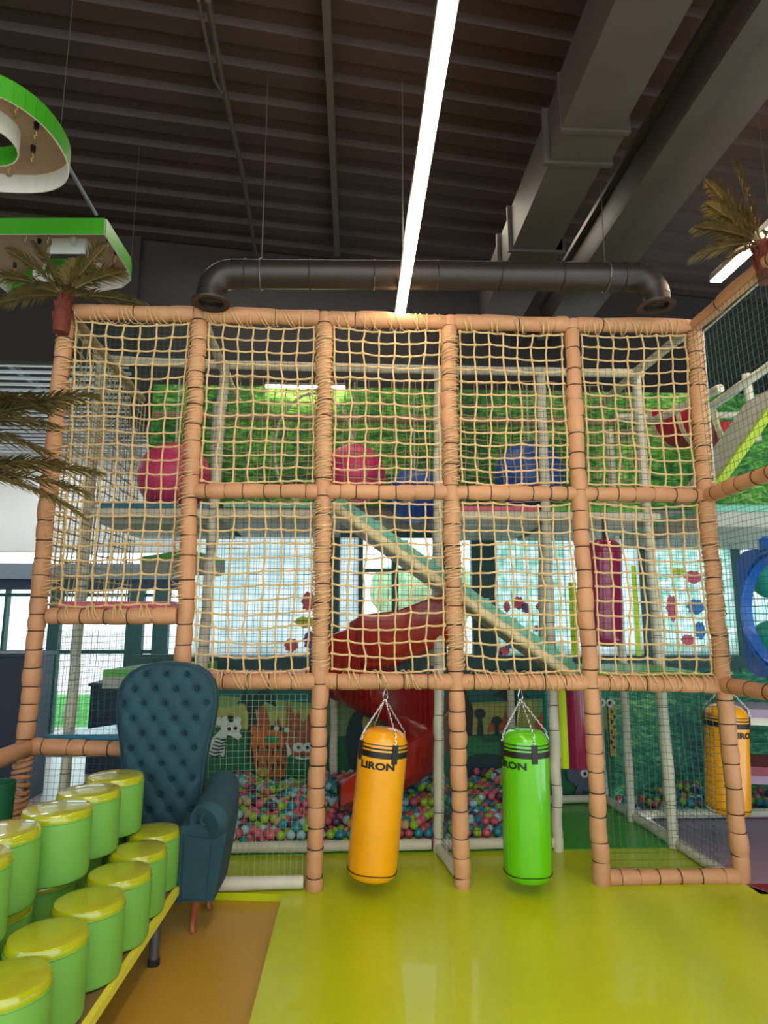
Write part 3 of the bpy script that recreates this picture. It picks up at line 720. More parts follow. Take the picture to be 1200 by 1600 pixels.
# second layer behind, upper level
for i in range(1,5):
    xa,xbb=NXT[i]+.03,NXT[i+1]-.05
    rope_panel('greyish rope net of the inner frame behind the upper %s bay'%ordn[i],Vector((xa,4.84,2.5)),Vector((xbb,4.84,2.5)),Vector((xa,4.9,3.5)),Vector((xbb,4.9,3.5)),8,10,m='rope_grey',r=.0045,lace=(0,0,0,0),knot=False,jit=.014,sag=.03,group='inner rope nets')
# fine safety nets
def fine(label,P00,P10,P01,P11,sp=.042,m='net_green',r=.0013,wob=.006):
    P00,P10,P01,P11=[Vector(p) for p in (P00,P10,P01,P11)]
    W=((P10-P00).length+(P11-P01).length)/2; H=((P01-P00).length+(P11-P10).length)/2
    nx=max(3,int(W/sp)); nz=max(3,int(H/sp)); mb=MB().use(m); f1,f2=R(0,6),R(0,6)
    wd=(P10-P00).normalized()
    def p(u,v):
        q=lerp(lerp(P00,P10,u),lerp(P01,P11,u),v)
        k=math.sin(PI*u)*math.sin(PI*v)
        return q+wd*wob*k*math.sin(7*v+f1+3*u)+Vector((0,0,wob*k*math.cos(6*u+f2+4*v)))
    for i in range(nx+1):
        u=i/nx; mb.tube([p(u,j/6) for j in range(7)],r,3,cap=False)
    for j in range(nz+1):
        v=j/nz; mb.tube([p(i/6,v) for i in range(7)],r,3,cap=False)
    return tag(part('safety_net',mb,None,False),label,'net','fine safety nets')
yo=Vector((0,.05,0))
for i in range(1,5):
    q=.05
    for lv,nm in ((0,'upper'),(1,'middle-height')):
        a,b,c,d=[p+yo for p in corner(lv+1,lv,i)]
        fine('fine dark safety net behind the rope net of the %s %s bay'%(nm,ordn[i]),a,b,c,d,m='net_backlit')
fine('fine safety net in the low bay right of the teal chair',(-1.07,D+.01,.08),(-.29,D+.01,.08),(-1.10,D+.01,1.12),(-.28,D+.01,1.12),m='net_lit',sp=.036)
fine('fine green safety net in the low right outer bay',N[3][4]+Vector((.05,0,.09)),N[3][5]+Vector((-.05,0,.09)),N[2][4]+Vector((.05,0,-.05)),N[2][5]+Vector((-.05,0,-.05)),m='net_green',sp=.04,r=.0016)
fine('fine net of the left outer bay below the waist-high beam',at(60,1150,D),at(270,1150,D),at(78,985,D),at(276,985,D),m='net_green',sp=.036)
fine('fine net low in the left outer bay behind the stools',Vector((q1.x+.06,D,.0)),Vector((NX[1]-.05,D,0)),at(50,1182,D),at(262,1186,D),m='net_green',sp=.036)
fine('fine net behind the tall left outer rope net',at(80,942,D+.05),at(278,942,D+.05),N[0][0]+Vector((.06,.05,-.06)),N[0][1]+Vector((-.06,.05,-.06)),m='net_green',sp=.036)
fine('fine net along the left flank',(xb,4.2,.85),(xb,5.7,.85),(x0,4.2,3.5),(x0,5.7,3.5),m='net_green',sp=.05)
fine('fine dark net running back from the right outer post to the mural corner',(2.28,4.15,.07),(2.21,5.7,.07),(2.33,4.15,1.14),(2.25,5.7,1.14),m='net_backlit',sp=.042,r=.0015)
fine('fine net between ball pit and mat beside the middle post',(.66,4.15,.07),(.61,4.6,.07),(.66,4.15,1.12),(.63,4.6,1.12),m='net_green',sp=.036)
fine('fine dark net in front of the ball pit behind the green bag',(.66,4.68,.09),(1.40,4.68,.09),(.66,4.70,1.15),(1.47,4.70,1.15),m='net_backlit',sp=.038)
fine('fine net in front of the ball pit behind the yellow bag',(-.28,4.70,.09),(.56,4.70,.09),(-.28,4.72,1.15),(.56,4.72,1.15),m='net_backlit',sp=.038,r=.0009)
fine('fine green net beside the camera on the upper right return',(XR,2.3,N[1][5].z+.06),(XR,D-.06,N[1][5].z+.06),(XR-.04,2.3,N[0][5].z-.05),(XR-.04,D-.06,N[0][5].z-.05),m='net_green',sp=.045,r=.0018)
fine('fine green net on the middle right return around the porthole',(XR+.02,3.2,1.27),(XR+.02,D-.06,1.27),(XR+.02,3.2,2.34),(XR+.02,D-.06,2.34),m='net_green',sp=.042,r=.0015)
fine('fine teal net at the back of the right side room',(2.5,5.1,1.26),(4.6,5.1,1.26),(2.5,5.1,2.3),(4.6,5.1,2.3),m='net_green',sp=.05,r=.002)
fine('fine net hanging at row two behind the upper bays',(-1.9,4.97,2.5),(2.3,4.97,2.5),(-1.9,4.99,3.5),(2.3,4.99,3.5),m='net_backlit',sp=.05,r=.0012)
fine('fine net hanging before the back windows',(-1.1,5.45,1.3),(2.3,5.45,1.3),(-1.1,5.45,2.3),(2.3,5.45,2.3),m='net_green',sp=.042,r=.0014)
fine('fine green net at the low right side room',(2.45,5.2,.08),(4.4,5.2,.08),(2.45,5.2,1.15),(4.4,5.2,1.15),m='net_green',sp=.045,r=.0016)
# pale hem cords edging the right outer post
tag(part('hem_cord',MB().use('white_pad').tube([N[0][5]+Vector((.05,-.02,-.05)),N[1][5]+Vector((.055,-.02,.06))],.007,6).tube([N[0][5]+Vector((.05,-.02,-.05)),Vector((XR-.0,2.6,N[0][5].z-.055))],.007,6),None),'pale hem cord edging the upper right return net','cord')

# ================================================================ PUNCHING BAGS
def textmesh(body,size,mname):
    cu=bpy.data.curves.new('t','FONT'); cu.body=body; cu.size=size; cu.offset=size*.045; cu.resolution_u=3
    ob=bpy.data.objects.new('t',cu); C.objects.link(ob); dg=bpy.context.evaluated_depsgraph_get()
    me=bpy.data.meshes.new_from_object(ob.evaluated_get(dg)); bpy.data.objects.remove(ob)
    bm=bmesh.new(); bm.from_mesh(me); 
    bmesh.ops.subdivide_edges(bm,edges=[ed for ed in bm.edges if ed.calc_length()>size*.25],cuts=2)
    bmesh.ops.triangulate(bm,faces=bm.faces); bm.to_mesh(me); bm.free(); me.materials.clear(); me.materials.append(M[mname]); return me
def bag(label,top,bot,r,m,hook,text=None,ta=0,tm='print_black',chains=True,bandz=None,strapa=-PI/2+.45):
    top,bot=Vector(top),Vector(bot); H=(top-bot).length; ax=(top-bot).normalized()
    t=thing('punching_bag',label,'punching bag',tuple(bot),local=True); t.rotation_mode='QUATERNION'; t.rotation_quaternion=Vector((0,0,1)).rotation_difference(ax)
    prof=[(.001,.0),(r*.5,.003),(r*.8,.012),(r*.94,.03),(r*.985,.06),(r*1.0,.10),(r*1.01,H*.35),(r*.985,H*.6),(r*1.0,H*.8),(r*.99,H-.10),(r*.96,H-.065),(r*.86,H-.032),(r*.66,H-.01),(r*.4,H-.001),(.001,H)]
    part('body',MB().use(m).lathe(prof,n=40),t)
    if bandz is not None:
        for z,h in ((H-.152,.036),(H-.106,.010),(H-.082,.005)):
            part('band',MB().use('black_vinyl').lathe([(r*.99,z),(r*1.012,z+.001),(r*1.012,z+h-.001),(r*.99,z+h)],n=40),t)
        part('seam',MB().use('print_black').tube([(r*.99*math.cos(a),r*.99*math.sin(a),.055+.004*math.sin(3*a)) for a in [2*PI*k/40 for k in range(40)]],.003,5,closed=True),t)
        hk=Vector(hook)
        hl=t.rotation_quaternion.inverted()@(hk-bot)
        for k in range(4):
            a=strapa+k*PI/2; c,s_=math.cos(a),math.sin(a); tx=Vector((-s_,c,0))*.018; o_=Vector((c,s_,0))
            z0_=H-.178; z1_=H-.072
            part('strap',MB().use('black_vinyl').hexa([o_*(r*1.0)-tx+Vector((0,0,z0_)),o_*(r*1.0)+tx+Vector((0,0,z0_)),o_*(r*1.04)+tx+Vector((0,0,z0_)),o_*(r*1.04)-tx+Vector((0,0,z0_)),o_*(r*.99)-tx+Vector((0,0,z1_)),o_*(r*.99)+tx+Vector((0,0,z1_)),o_*(r*1.035)+tx+Vector((0,0,z1_)),o_*(r*1.035)-tx+Vector((0,0,z1_))]),t,False)
            A=o_*(r*1.035)+Vector((0,0,z1_)); B=hl-Vector((0,0,.055)); cb=MB().use('steel'); n=max(3,int((B-A).length/.016)); dd=(B-A).normalized()
            pts_mid=o_*(r*.95)+Vector((0,0,H-.02))
            path=[A,pts_mid,B]; 
            def seg(A,B):
                n=max(2,int((B-A).length/.016)); dd=(B-A).normalized(); u=dd.orthogonal().normalized(); v=dd.cross(u)
                for q in range(n):
                    c_=lerp(A,B,(q+.5)/n); w_=u if q%2 else v
                    cb.tube([c_+dd*.0105*math.cos(a_)+w_*.005*math.sin(a_) for a_ in [2*PI*j/8 for j in range(8)]],.0018,4,closed=True)
            seg(A,pts_mid); seg(pts_mid,B)
            part('chain',cb,t)
        cr=[hl+Vector((.011*math.sin(a)*(1.0 if math.cos(a)>0 else 1.3),0,-.03+.034*math.cos(a))) for a in [2*PI*j/20 for j in range(20)]]
        part('carabiner',MB().use('steel').tube(cr,.0035,6,closed=True),t)
    if text:
        me=textmesh(text,.066,tm); zt_=H-.212
        for v in me.vertices:
            a=ta+v.co.x/r*1.12; v.co=Vector((r*1.018*math.cos(a),r*1.018*math.sin(a),zt_+v.co.y*.8))
        o=bpy.data.objects.new('lettering',me); C.objects.link(o); o.parent=t; o['label']='dark printed capitals'
    return t
Yb=4.0
b1=bag('orange-yellow punching bag with black bands and lettering, hanging in the middle bay',at(601,1137,Yb),at(580,1372,Yb),.147,'yellow_vinyl',at(603,1078,Yb+.02),'LIRON',-PI/2-.98,bandz=1)
b2=bag('bright green punching bag with black bands, hanging in the fourth bay',at(820,1138,Yb),at(825,1375,Yb),.143,'green_vinyl',at(813,1078,Yb+.02),'LIRON',-PI/2-1.72,tm='print_green',bandz=1,strapa=-PI/2+.12)
b3=bag('yellow punching bag seen behind the right outer post net',at(1134,1100,4.6),at(1138,1273,4.6),.145,'yellow_vinyl',at(1134,1060,4.6),'LIRON',-PI/2-.35,bandz=1,strapa=-PI/2-.5)
tp,bt=at(944,843,4.7),at(946,1010,4.7)
b4=bag('shiny magenta punching bag in the right outer bay, upper level',tp,bt,.125,'magenta_vinyl',tp+Vector((0,0,.2)))
for z in (.12,tp.z-bt.z-.10): part('seam',MB().use('black_vinyl').tube([(.125*math.cos(a),.125*math.sin(a),z) for a in [2*PI*k/36 for k in range(36)]],.003,5,closed=True),b4)
part('strap',MB().use('black_vinyl').box((-.015,-.003,tp.z-bt.z-.01),(.015,.003,2.35-bt.z)),b4,False)
# striped hanging roller
c=at(885,1140,5.0); zt_,zb_=1.17,at(890,1200,5.0).z
t=thing('striped_bolster','hanging foam bolster striped teal, pink, lime and magenta right of the green bag','bolster',(c.x,c.y,zb_))
xx=at(850,1140,5.0).x
for m,w_ in (('teal_plastic',.07),('pink_vinyl',.085),('stripe_lime',.10),('magenta_vinyl',.19)):
    cx_=xx+w_/2
    part('stripe',MB().use(m).lathe([(.001,zb_),(w_*.48,zb_+.005),(w_*.52,zb_+.02),(w_*.52,zt_)],(cx_,5.0+xx*0,0),20),t); xx+=w_*.62

# ================================================================ RED SLIDE
t=thing('spiral_slide','red spiral slide curling down into the ball pit behind the yellow bag','slide',(.25,5.2,0))
cx_,cy_=at(597,1150,5.2).x,5.22; rc=.42
def slide_pt(u): # u 0..1 -> position, direction angle
    if u<.22:   # straight entry from right
        k=u/.22; x=lerp((cx_+.72,5.45,0),(cx_-.05,5.22+rc-.02,0),k); z=1.62-.36*k; return Vector((x.x,x.y-.0,z)),Vector((-1,.15,0)).normalized()
    return None
path=[]
A0=Vector((cx_+.52,4.98,1.43)); A1=Vector((cx_-.10,4.90,1.20))
for k in range(8): path.append(lerp(A0,A1,k/8))
n=34
for k in range(n+1):
    th=-PI/2-.2-(2*PI*.98)*k/n; rr_=.27 if k<n*.5 else .29
    path.append(Vector((cx_+rr_*math.cos(th),cy_+rr_*math.sin(th)*.85,1.18-.86*k/n)))
last=path[-1]; 
for k in range(1,6): path.append(last+Vector((-.062*k,-.005*k,-.015*k)))
sec=[(-.27,.38),(-.29,.37),(-.275,.10),(-.21,.02),(-.1,-.01),(.0,-.015),(.1,-.01),(.20,.02),(.25,.10),(.262,.20),(.245,.21)]
under=[(.235,.09),(.19,.0),(.0,-.05),(-.2,.0),(-.262,.09),(-.262,.36)]
ring_=sec+under; vs=[];fs=[];m_=len(ring_)
for i,p in enumerate(path):
    d=(path[min(i+1,len(path)-1)]-path[max(i-1,0)]); d.z=0; d.normalize(); side=Vector((d.y,-d.x,0)) # right of travel
    hk_=min(1,.5+.5*((len(path)-1-i)/11)**.7) if i>len(path)-12 else 1
    side=-side # left = outer for clockwise
    for s_,h_ in ring_: vs.append(p+side*(-s_)*.92+Vector((0,0,h_*hk_)))
for i in range(len(path)-1):
    for k in range(m_): fs.append((i*m_+k,i*m_+(k+1)%m_,(i+1)*m_+(k+1)%m_,(i+1)*m_+k))
fs+=[tuple(range(m_)),tuple(reversed(range((len(path)-1)*m_,len(path)*m_)))]
part('chute',MB().use('red_slide').add(vs,fs),t)

# ================================================================ BLUE PORTHOLE (right)
xp=XR+.10
t=thing('porthole_panel','blue plastic panel with a round clear porthole at the right edge','porthole',(xp,3.7,1.25))
y0_,y1_=3.22,4.0; zc0,zc1=1.22,2.0; cyy,czz,rr_=(y0_+y1_)/2,1.62,.33
sq=[];n=48
outer=[];inner=[]
for k in range(n):
    a=2*PI*k/n; c_,s_=math.cos(a),math.sin(a); mx_=max(abs(c_),abs(s_)); hw=.385
    sup=(abs(c_)**8+abs(s_)**8)**(1/8)
    outer.append((cyy+hw*c_/sup,czz+hw*s_/sup)); inner.append((cyy+rr_*c_,czz+rr_*s_))
vs=[(xp,y,z) for y,z in outer]+[(xp,y,z) for y,z in inner]+[(xp+.05,y,z) for y,z in outer]+[(xp+.05,cyy+(y-cyy)*.93,czz+(z-czz)*.93) for y,z in inner]
fs=[]
for k in range(n):
    j=(k+1)%n; fs+=[(k,j,n+j,n+k),(k,j,2*n+j,2*n+k),(n+k,n+j,3*n+j,3*n+k),(2*n+k,2*n+j,3*n+j,3*n+k)]
part('panel',MB().use('blue_plastic').add(vs,fs),t)
part('window_ring',MB().use('blue_plastic').tube([(xp-.008,cyy+(rr_+.03)*math.cos(a),czz+(rr_+.03)*math.sin(a)) for a in [2*PI*k/48 for k in range(48)]],.012,6,closed=True),t)
dome=MB().use('glass').lathe([(rr_*math.cos(a),rr_*.3*math.sin(a)) for a in [PI/2*k/8 for k in range(9)]],n=40)
dome.v=[(xp-z,cyy+x,czz+y) for x,y,z in dome.v]; part('clear_bubble',dome,t)
bl=MB().use('teal_plastic'); 
for k in range(10):
    a=2*PI*k/10; 
bolts=[(xp-.01,cyy+(rr_+.035)*math.cos(a),czz+(rr_+.035)*math.sin(a)) for a in [2*PI*k/8+.4 for k in range(8)]]
bs=MB().use('steel').lathe([(.006,0),(.006,.004),(.001,.005)],n=10).mesh('bolt')
for p in bolts:
    o=bpy.data.objects.new('bolt',bs); C.objects.link(o); o.parent=t; o.matrix_parent_inverse=Matrix.Translation(-Vector(t['base'])); o.location=p; o.rotation_euler=(0,-PI/2,0)
part('top_knob',MB().use('blue_plastic').lathe([(.08,1.99),(.08,2.05),(.06,2.07),(.001,2.075)],(xp+.05,cyy+.07,0),24),t)
p=at(1190,935,4.1); t=tag(part('tunnel_cushion',MB().use('teal_plastic').sphere(at(1205,912,4.3),.1,3,(1,1,1.1)).sphere(at(1212,998,4.3),.13,3),None),'teal round cushions inside the blue porthole','cushion')
# mauve step platforms at right lower
for (px,py,Yc,m,lb) in ((1160,1118,4.9,'mauve_mat','mauve padded step edge, upper one at the right'),(1160,1208,4.7,'burgundy','burgundy padded step edge, lower one at the right')):
    a=at(px+8,py-10,Yc); mb=MB().use(m).hexa([(a.x,Yc,a.z-.06),(a.x+2,Yc-.35,a.z-.10),(a.x+2,Yc+.2,a.z-.10),(a.x,Yc+.5,a.z-.06),(a.x,Yc,a.z),(a.x+2,Yc-.35,a.z-.04),(a.x+2,Yc+.2,a.z-.04),(a.x,Yc+.5,a.z)])
    t=thing('step_pad',lb,'platform',(a.x,Yc,a.z)); part('cushion',mb,t,False)
    part('board',MB().use('white_pad' if m!='burgundy' else 'mauve_mat').hexa([(a.x,Yc+.02,a.z-.12),(a.x+2,Yc-.33,a.z-.16),(a.x+2,Yc+.2,a.z-.16),(a.x,Yc+.5,a.z-.12),(a.x,Yc+.02,a.z-.06),(a.x+2,Yc-.33,a.z-.10),(a.x+2,Yc+.2,a.z-.10),(a.x,Yc+.5,a.z-.06)]),t,False)

# ================================================================ JUNGLE MURAL
for nm,c_ in dict(m_teal=(18,92,90),m_sky=(120,150,90),m_yellow=(165,165,85),m_dark=(10,50,52),m_brown=(40,26,30),m_rock=(150,75,45),m_rock2=(170,85,50),m_green=(20,95,60),m_green2=(35,120,70),m_white=(205,210,205),m_black=(18,20,24),m_grey=(80,85,105),m_orange=(185,95,40),m_gold=(190,160,70)).items(): mat(nm,c_,.55,var=.08,vscale=10)
mural=thing('jungle_mural','painted cartoon jungle mural with zebra, tiger and elephant behind the ball pit','mural',(.1,YW,0))
YM=YW
a=at(0,0,YM)
part('painted_panel',MB().use('m_teal').box((-1.95,YM-.001,0),(2.05,YM+.03,1.13)),mural,False)
PK=[0]
def paint(name,layers,label=None):
    mb=MB(); PK[0]+=1
    for k,(m,pts) in enumerate(layers):
        Yp=YM-.004-.0009*k-(.034 if PK[0]>1 else 0); mb.use(m).prism([at(x,y,Yp) for x,y in pts],(0,.001,0))
    part(name,mb,mural,False,label=label)
def ell(cx,cy,rx,ry,n=16,rot=0):
    return [(cx+rx*math.cos(t)*math.cos(rot)-ry*math.sin(t)*math.sin(rot),cy+rx*math.cos(t)*math.sin(rot)+ry*math.sin(t)*math.cos(rot)) for t in [2*PI*k/n for k in range(n)]]
paint('scenery',[('m_sky',[(320,1085),(500,1100),(560,1090),(700,1100),(880,1090),(960,1095),(960,1150),(320,1160)]),('m_yellow',[(325,1108),(400,1100),(420,1112),(500,1105),(510,1135),(420,1140),(320,1135)]),
 ('m_yellow',[(715,1105),(830,1095),(840,1140),(715,1150)]),
 ('m_green',[(318,1135),(380,1140),(520,1150),(700,1150),(960,1140),(960,1250),(318,1250)]),
 ('m_rock',[(398,1180),(402,1110),(412,1098),(418,1112),(424,1140),(434,1120),(446,1150),(448,1096),(456,1110),(462,1118),(466,1108),(474,1130),(482,1115),(498,1140),(500,1180)]),
 ('m_rock2',[(760,1145),(770,1120),(782,1132),(790,1108),(800,1140)]),('m_rock2',[(835,1130),(850,1108),(862,1128),(868,1145),(835,1145)]),
 ('m_brown',[(386,1190),(388,1115),(380,1095),(398,1100),(402,1135),(398,1190)]),
 ('m_dark',[(370,1100),(382,1080),(395,1088),(410,1076),(428,1085),(432,1105),(415,1096),(402,1110),(390,1098)]),
 ('m_brown',[(722,1150),(716,1080),(728,1078),(740,1110),(738,1150)]),
 ('m_brown',[(790,1150),(800,1110),(797,1076),(808,1076),(806,1150)]),
 ('m_dark',[(770,1088),(785,1076),(800,1082),(815,1076),(830,1092),(812,1088),(800,1100),(785,1090)]),
 ('m_dark',ell(750,1115,9,8)),('m_dark',[(747,1120),(753,1120),(756,1150),(745,1150)]),('m_dark',ell(776,1126,8,7)),('m_dark',[(774,1130),(779,1130),(780,1150),(773,1150)]),
 ('m_green2',ell(735,1170,26,20)),('m_green2',ell(775,1175,30,16)),('m_dark',ell(760,1195,40,18)),
 ('m_brown',[(912,1160),(910,1080),(925,1078),(922,1160)]),('m_green2',ell(870,1190,40,14)),('m_dark',ell(560,1160,20,50)),('m_gold',ell(580,1130,14,22))])
zeb=[('m_white',[(322,1172),(330,1155),(345,1140),(343,1125),(352,1118),(365,1118),(372,1128),(372,1140),(378,1150),(372,1156),(362,1150),(354,1148),(352,1165),(350,1182),(325,1182)]),
 ('m_black',[(340,1118),(346,1128),(338,1132)]),('m_black',[(374,1118),(370,1128),(378,1130)]),('m_white',ell(342,1127,5,7)),('m_white',ell(372,1126,5,6)),
 ('m_white',ell(356,1138,8,8)),('m_white',ell(370,1136,7,8)),('m_black',ell(358,1139,3,3,10)),('m_black',ell(368,1138,3,3,10))]
for k in range(6): 
    y=1152+k*5.2; x0_=338-k*2.6
    zeb.append(('m_black',[(x0_,y),(x0_+10,y+3),(x0_+20,y+1),(x0_+20,y+3),(x0_+10,y+5.4),(x0_,y+2.4)]))
zeb.append(('m_black',[(354,1118),(366,1118),(364,1128),(358,1128)]))
paint('zebra',zeb,'black and white striped zebra')
tig=[('m_orange',ell(418,1160,26,26)),('m_orange',[(395,1170),(440,1150),(448,1190),(445,1215),(400,1215)]),('m_gold',ell(410,1206,10,7)),('m_orange',ell(398,1142,7,7)),('m_green2',ell(425,1155,12,6))]
for k in range(6):
    for q in (0,1): tig.append(('m_black',[(400+k*8,1164+q*24+(k%2)*5),(405+k*8,1166+q*24+(k%2)*5),(402+k*8,1178+q*24+(k%2)*5)]))
for k in range(4): tig.append(('m_white' if k%2 else 'm_black',ell(424+k*8,1137+k*1.2,4.5,3.5,10)))
paint('tiger',tig,'orange tiger with black stripes')
paint('raccoon',[('m_rock',ell(470,1170,20,16)),('m_white',[(446,1158),(451,1164),(456,1178),(450,1182)]),('m_white',ell(466,1168,9,8)),('m_white',ell(481,1168,8,8)),('m_black',ell(467,1168,3,3,10)),('m_black',ell(480,1168,3,3,10)),('m_black',[(484,1158),(492,1150),(490,1162)]),('m_white',ell(473,1184,12,3)),('m_dark',ell(474,1182,5,3,10))])
paint('elephant',[('m_grey',ell(920,1210,28,26)),('m_grey',ell(895,1205,10,18)),('m_white',ell(914,1208,7,7)),('m_white',ell(928,1208,6,7)),('m_black',ell(914,1209,2.6,3,10)),('m_black',ell(928,1209,2.4,3,10)),('m_grey',[(905,1220),(898,1240),(908,1246),(914,1225)])],'grey elephant with white eyes')
paint('peeking_eye',[('m_white',ell(778,1207,5,6,12)),('m_black',ell(779,1208,2,2.5,10))],'white cartoon eye peeking from the bushes')
paint('giraffe',[('m_gold',[(950,1100),(962,1095),(964,1180),(954,1182)]),('m_white',ell(940,1098,7,7)),('m_white',ell(954,1098,7,7)),('m_black',ell(940,1098,3,3,10)),('m_black',ell(953,1098,3,3,10))]+[('m_black',ell(956+(k%2)*4,1112+k*8,2,3,8)) for k in range(8)])

# ================================================================ BALL PIT
bc=[('pink',(215,95,120)),('turquoise',(40,140,160)),('lime',(155,195,50)),('pale blue',(165,205,215)),('purple',(85,55,95)),('peach',(200,160,120)),('rose',(190,85,95))]
for nm,c_ in bc: mat('ball_'+nm,c_,.35,coat=.2)
RB=.033; bms={}
for nm,_ in bc: bms[nm]=MB().use('ball_'+nm).sphere((0,0,0),RB,3).mesh('pit_ball_'+nm.replace(' ','_'))
pos=[]
def pile(x0,x1,y0,y1,hf):
    for layer in range(5):
        row=0; y=y0+RB
        while y<y1:
            x=x0+(RB if (row+layer)%2 else 0)
            while x<x1:
                z=RB+.004+layer*RB*1.66; top=hf(x,y)
                if z<=top+RB*.3 and (z+RB*1.66*2>top or y<y0+.15):
                    pos.append((x+R(-.006,.006),y+R(-.005,.005),z+R(-.003,.006)))
                x+=RB*2.08
            y+=RB*1.85; row+=1
pile(-1.0,1.36,4.72,5.80,lambda x,y:.11+.14*min(1,(y-4.7)/.55)+.03*math.sin(x*4+1)+.03*math.sin(x*9+y*5))
pos=[p for p in pos if p[0]>-1.0]
n1=len(pos)
pile(2.32,3.6,5.34,5.80,lambda x,y:.07+.06*math.sin(x*7)+.05*(y-5.3))
pos.sort(key=lambda p:p[1]-.3*p[2])
wts=[.16,.2,.2,.16,.12,.05,.11]
side=[p for p in pos if p[0]>2]; main=[p for p in pos if p[0]<=2]
ind=main[:262]+side[:38]; rest=main[262:]+side[38:]
for p in ind:
    nm=random.choices([b[0] for b in bc],wts)[0]
    o=bpy.data.objects.new('pit_ball',bms[nm]); C.objects.link(o); o.location=p
    if p[0]>2: tag(o,'%s plastic ball in the narrow pit at the right'%nm,'ball','%s balls in the right pit'%nm)
    else: tag(o,'%s plastic ball lying in the large ball pit'%nm,'ball','%s balls in the large pit'%nm)
mb=MB()
for p in rest: mb.use('ball_'+random.choices([b[0] for b in bc],wts)[0]).sphere(p,RB,2)
tag(part('pit_balls',mb,None),'mass of coloured plastic balls filling the rear of the pit','balls',stuff=True)

# ================================================================ STOOLS AND SHELF
def stool_proto(r,h):
    t=thing('round_stool','','stool',(0,0,0),local=True,group='round green stools')
    part('side_cover',MB().use('stool_side').lathe([(.001,0),(r*.9,.001),(r*.97,.008),(r*.99,.02),(r*1.0,h*.5),(r*1.0,h-.045),(r*.985,h-.034)],n=40),t)
    part('top_cushion',MB().use('stool_top').lathe([(r*.985,h-.036),(r*.995,h-.03),(r*.98,h-.014),(r*.93,h-.003),(r*.85,h),(r*.4,h+.002),(.001,h+.003)],n=40),t)
    part('piping',MB().use('stool_side').tube([(r*.995*math.cos(a),r*.995*math.sin(a),h-.036) for a in [2*PI*k/40 for k in range(40)]],.0028,5,closed=True),t)
    part('glide_foot',MB().use('black_rubber').lathe([(r*.5,-.001),(r*.5,.002)],n=16),t)
    return t
low=[(-1.021,3.56),(-1.010,3.287),(-1.0,3.014),(-1.018,2.741),(-1.05,2.468),(-1.048,2.19)]
upp=[(-1.219,3.52),(-1.236,3.235),(-1.257,2.95),(-1.344,2.67),(-1.306,2.385)]
pl_=['farthest stool of the lower row, nearest the teal chair','second farthest stool of the lower row','third stool of the lower row counted from the chair','third nearest stool of the lower row','second nearest stool of the lower row','nearest stool of the lower row, at the bottom left corner']
pu_=['farthest stool of the upper row, in front of the chair back','second farthest stool of the upper row','middle stool of the upper row','second nearest stool of the upper row, at the left edge','nearest stool of the upper row, cut by the left edge']
proto=stool_proto(.134,.278); first=True
proto2=stool_proto(.141,.278); f2=True
for (x,y),lb in zip(low,pl_):
    o=proto if first else dup(proto); first=False; o.location=(x,y,.232); o.rotation_euler=(0,0,R(0,6)); o['label']='green round stool, '+lb
for k,((x,y),lb) in enumerate(zip([(-1.30,3.57),(-1.30,3.28),(-1.31,2.99),(-1.36,2.70),(-1.37,2.42)],['far','second','middle','fourth','near'])):
    o=dup(proto); o.location=(x,y,.232); o['label']='green round stool hidden behind the lower row, %s one, carrying the upper row'%lb
for (x,y),lb in zip(upp,pu_):
    o=proto2 if f2 else dup(proto2); f2=False; o.location=(x,y,.512); o.rotation_euler=(0,0,R(0,6)); o['label']='green round stool, '+lb
t=thing('low_shelf','low bench with a yellow edge and grey tube legs carrying the stools','bench',(-1.1,2.9,-.04))
P=[(-.885,3.70,.23),(-.90,2.0,.23),(-.93,1.9,.23),(-1.52,1.9,.23),(-1.52,3.70,.23)]
part('board',MB().use('shelf_ply').prism([(-.90,3.69,.229),(-.915,1.91,.229),(-1.5,1.91,.229),(-1.5,3.69,.229)],(0,0,-.02)),t,False)
part('edge_band',MB().use('shelf_yellow').hexa([(-.915,1.9,.195),(-.890,1.9,.195),(-.875,3.70,.195),(-.90,3.70,.195),(-.915,1.9,.231),(-.890,1.9,.231),(-.875,3.70,.231),(-.90,3.70,.231)]),t,False,label='yellow front edge')
for x,y in ((-.935,3.38),(-1.42,3.45),(-.96,2.1),(-1.42,2.1)):
    l_=part('leg',MB().use('grey_metal').lathe([(.025,-.015),(.025,.21)],(x,y,0),20),t); part('rubber_foot',MB().use('black_rubber').lathe([(.028,-.04),(.028,-.012),(.025,-.010)],(x,y,0),20),l_)

# ================================================================ TUFTED CHAIR
ch=thing('throne_chair','tall teal velvet chair with buttoned back, rolled arms and wooden legs','chair',(-1.08,3.78,-.04))
YC=3.90; cxc=-1.075
prof=[(.30,.215),(.45,.215),(.60,.218),(.75,.225),(.88,.245),(.98,.268),(1.08,.279),(1.16,.276),(1.22,.255),(1.27,.215),(1.305,.155),(1.322,.08),(1.326,.02)]
def hw(z):
    for (z0_,w0_),(z1_,w1_) in zip(prof,prof[1:]):
        if z<=z1_:
            k=(z-z0_)/(z1_-z0_); return w0_+(w1_-w0_)*k
    return .01
btn=[]
bz=1.265;row=0
while bz>.5:
    for k in range(-3,4):
        x=(k+(.5 if row%2 else 0))*.118
        if abs(x)<hw(bz)-.035: btn.append((x,bz))
    bz-=.082; row+=1
nu,nv=64,110; vs=[];fs=[]
def tuft(x,z):
    # diamond quilting between buttons
    a=(x/.118)+(z-1.265)/.164; b=(x/.118)-(z-1.265)/.164
    fa=abs(a-round(a)); fb=abs(b-round(b))
    pil=min(1,(fa/.5))**.5*min(1,(fb/.5))**.5
    return pil
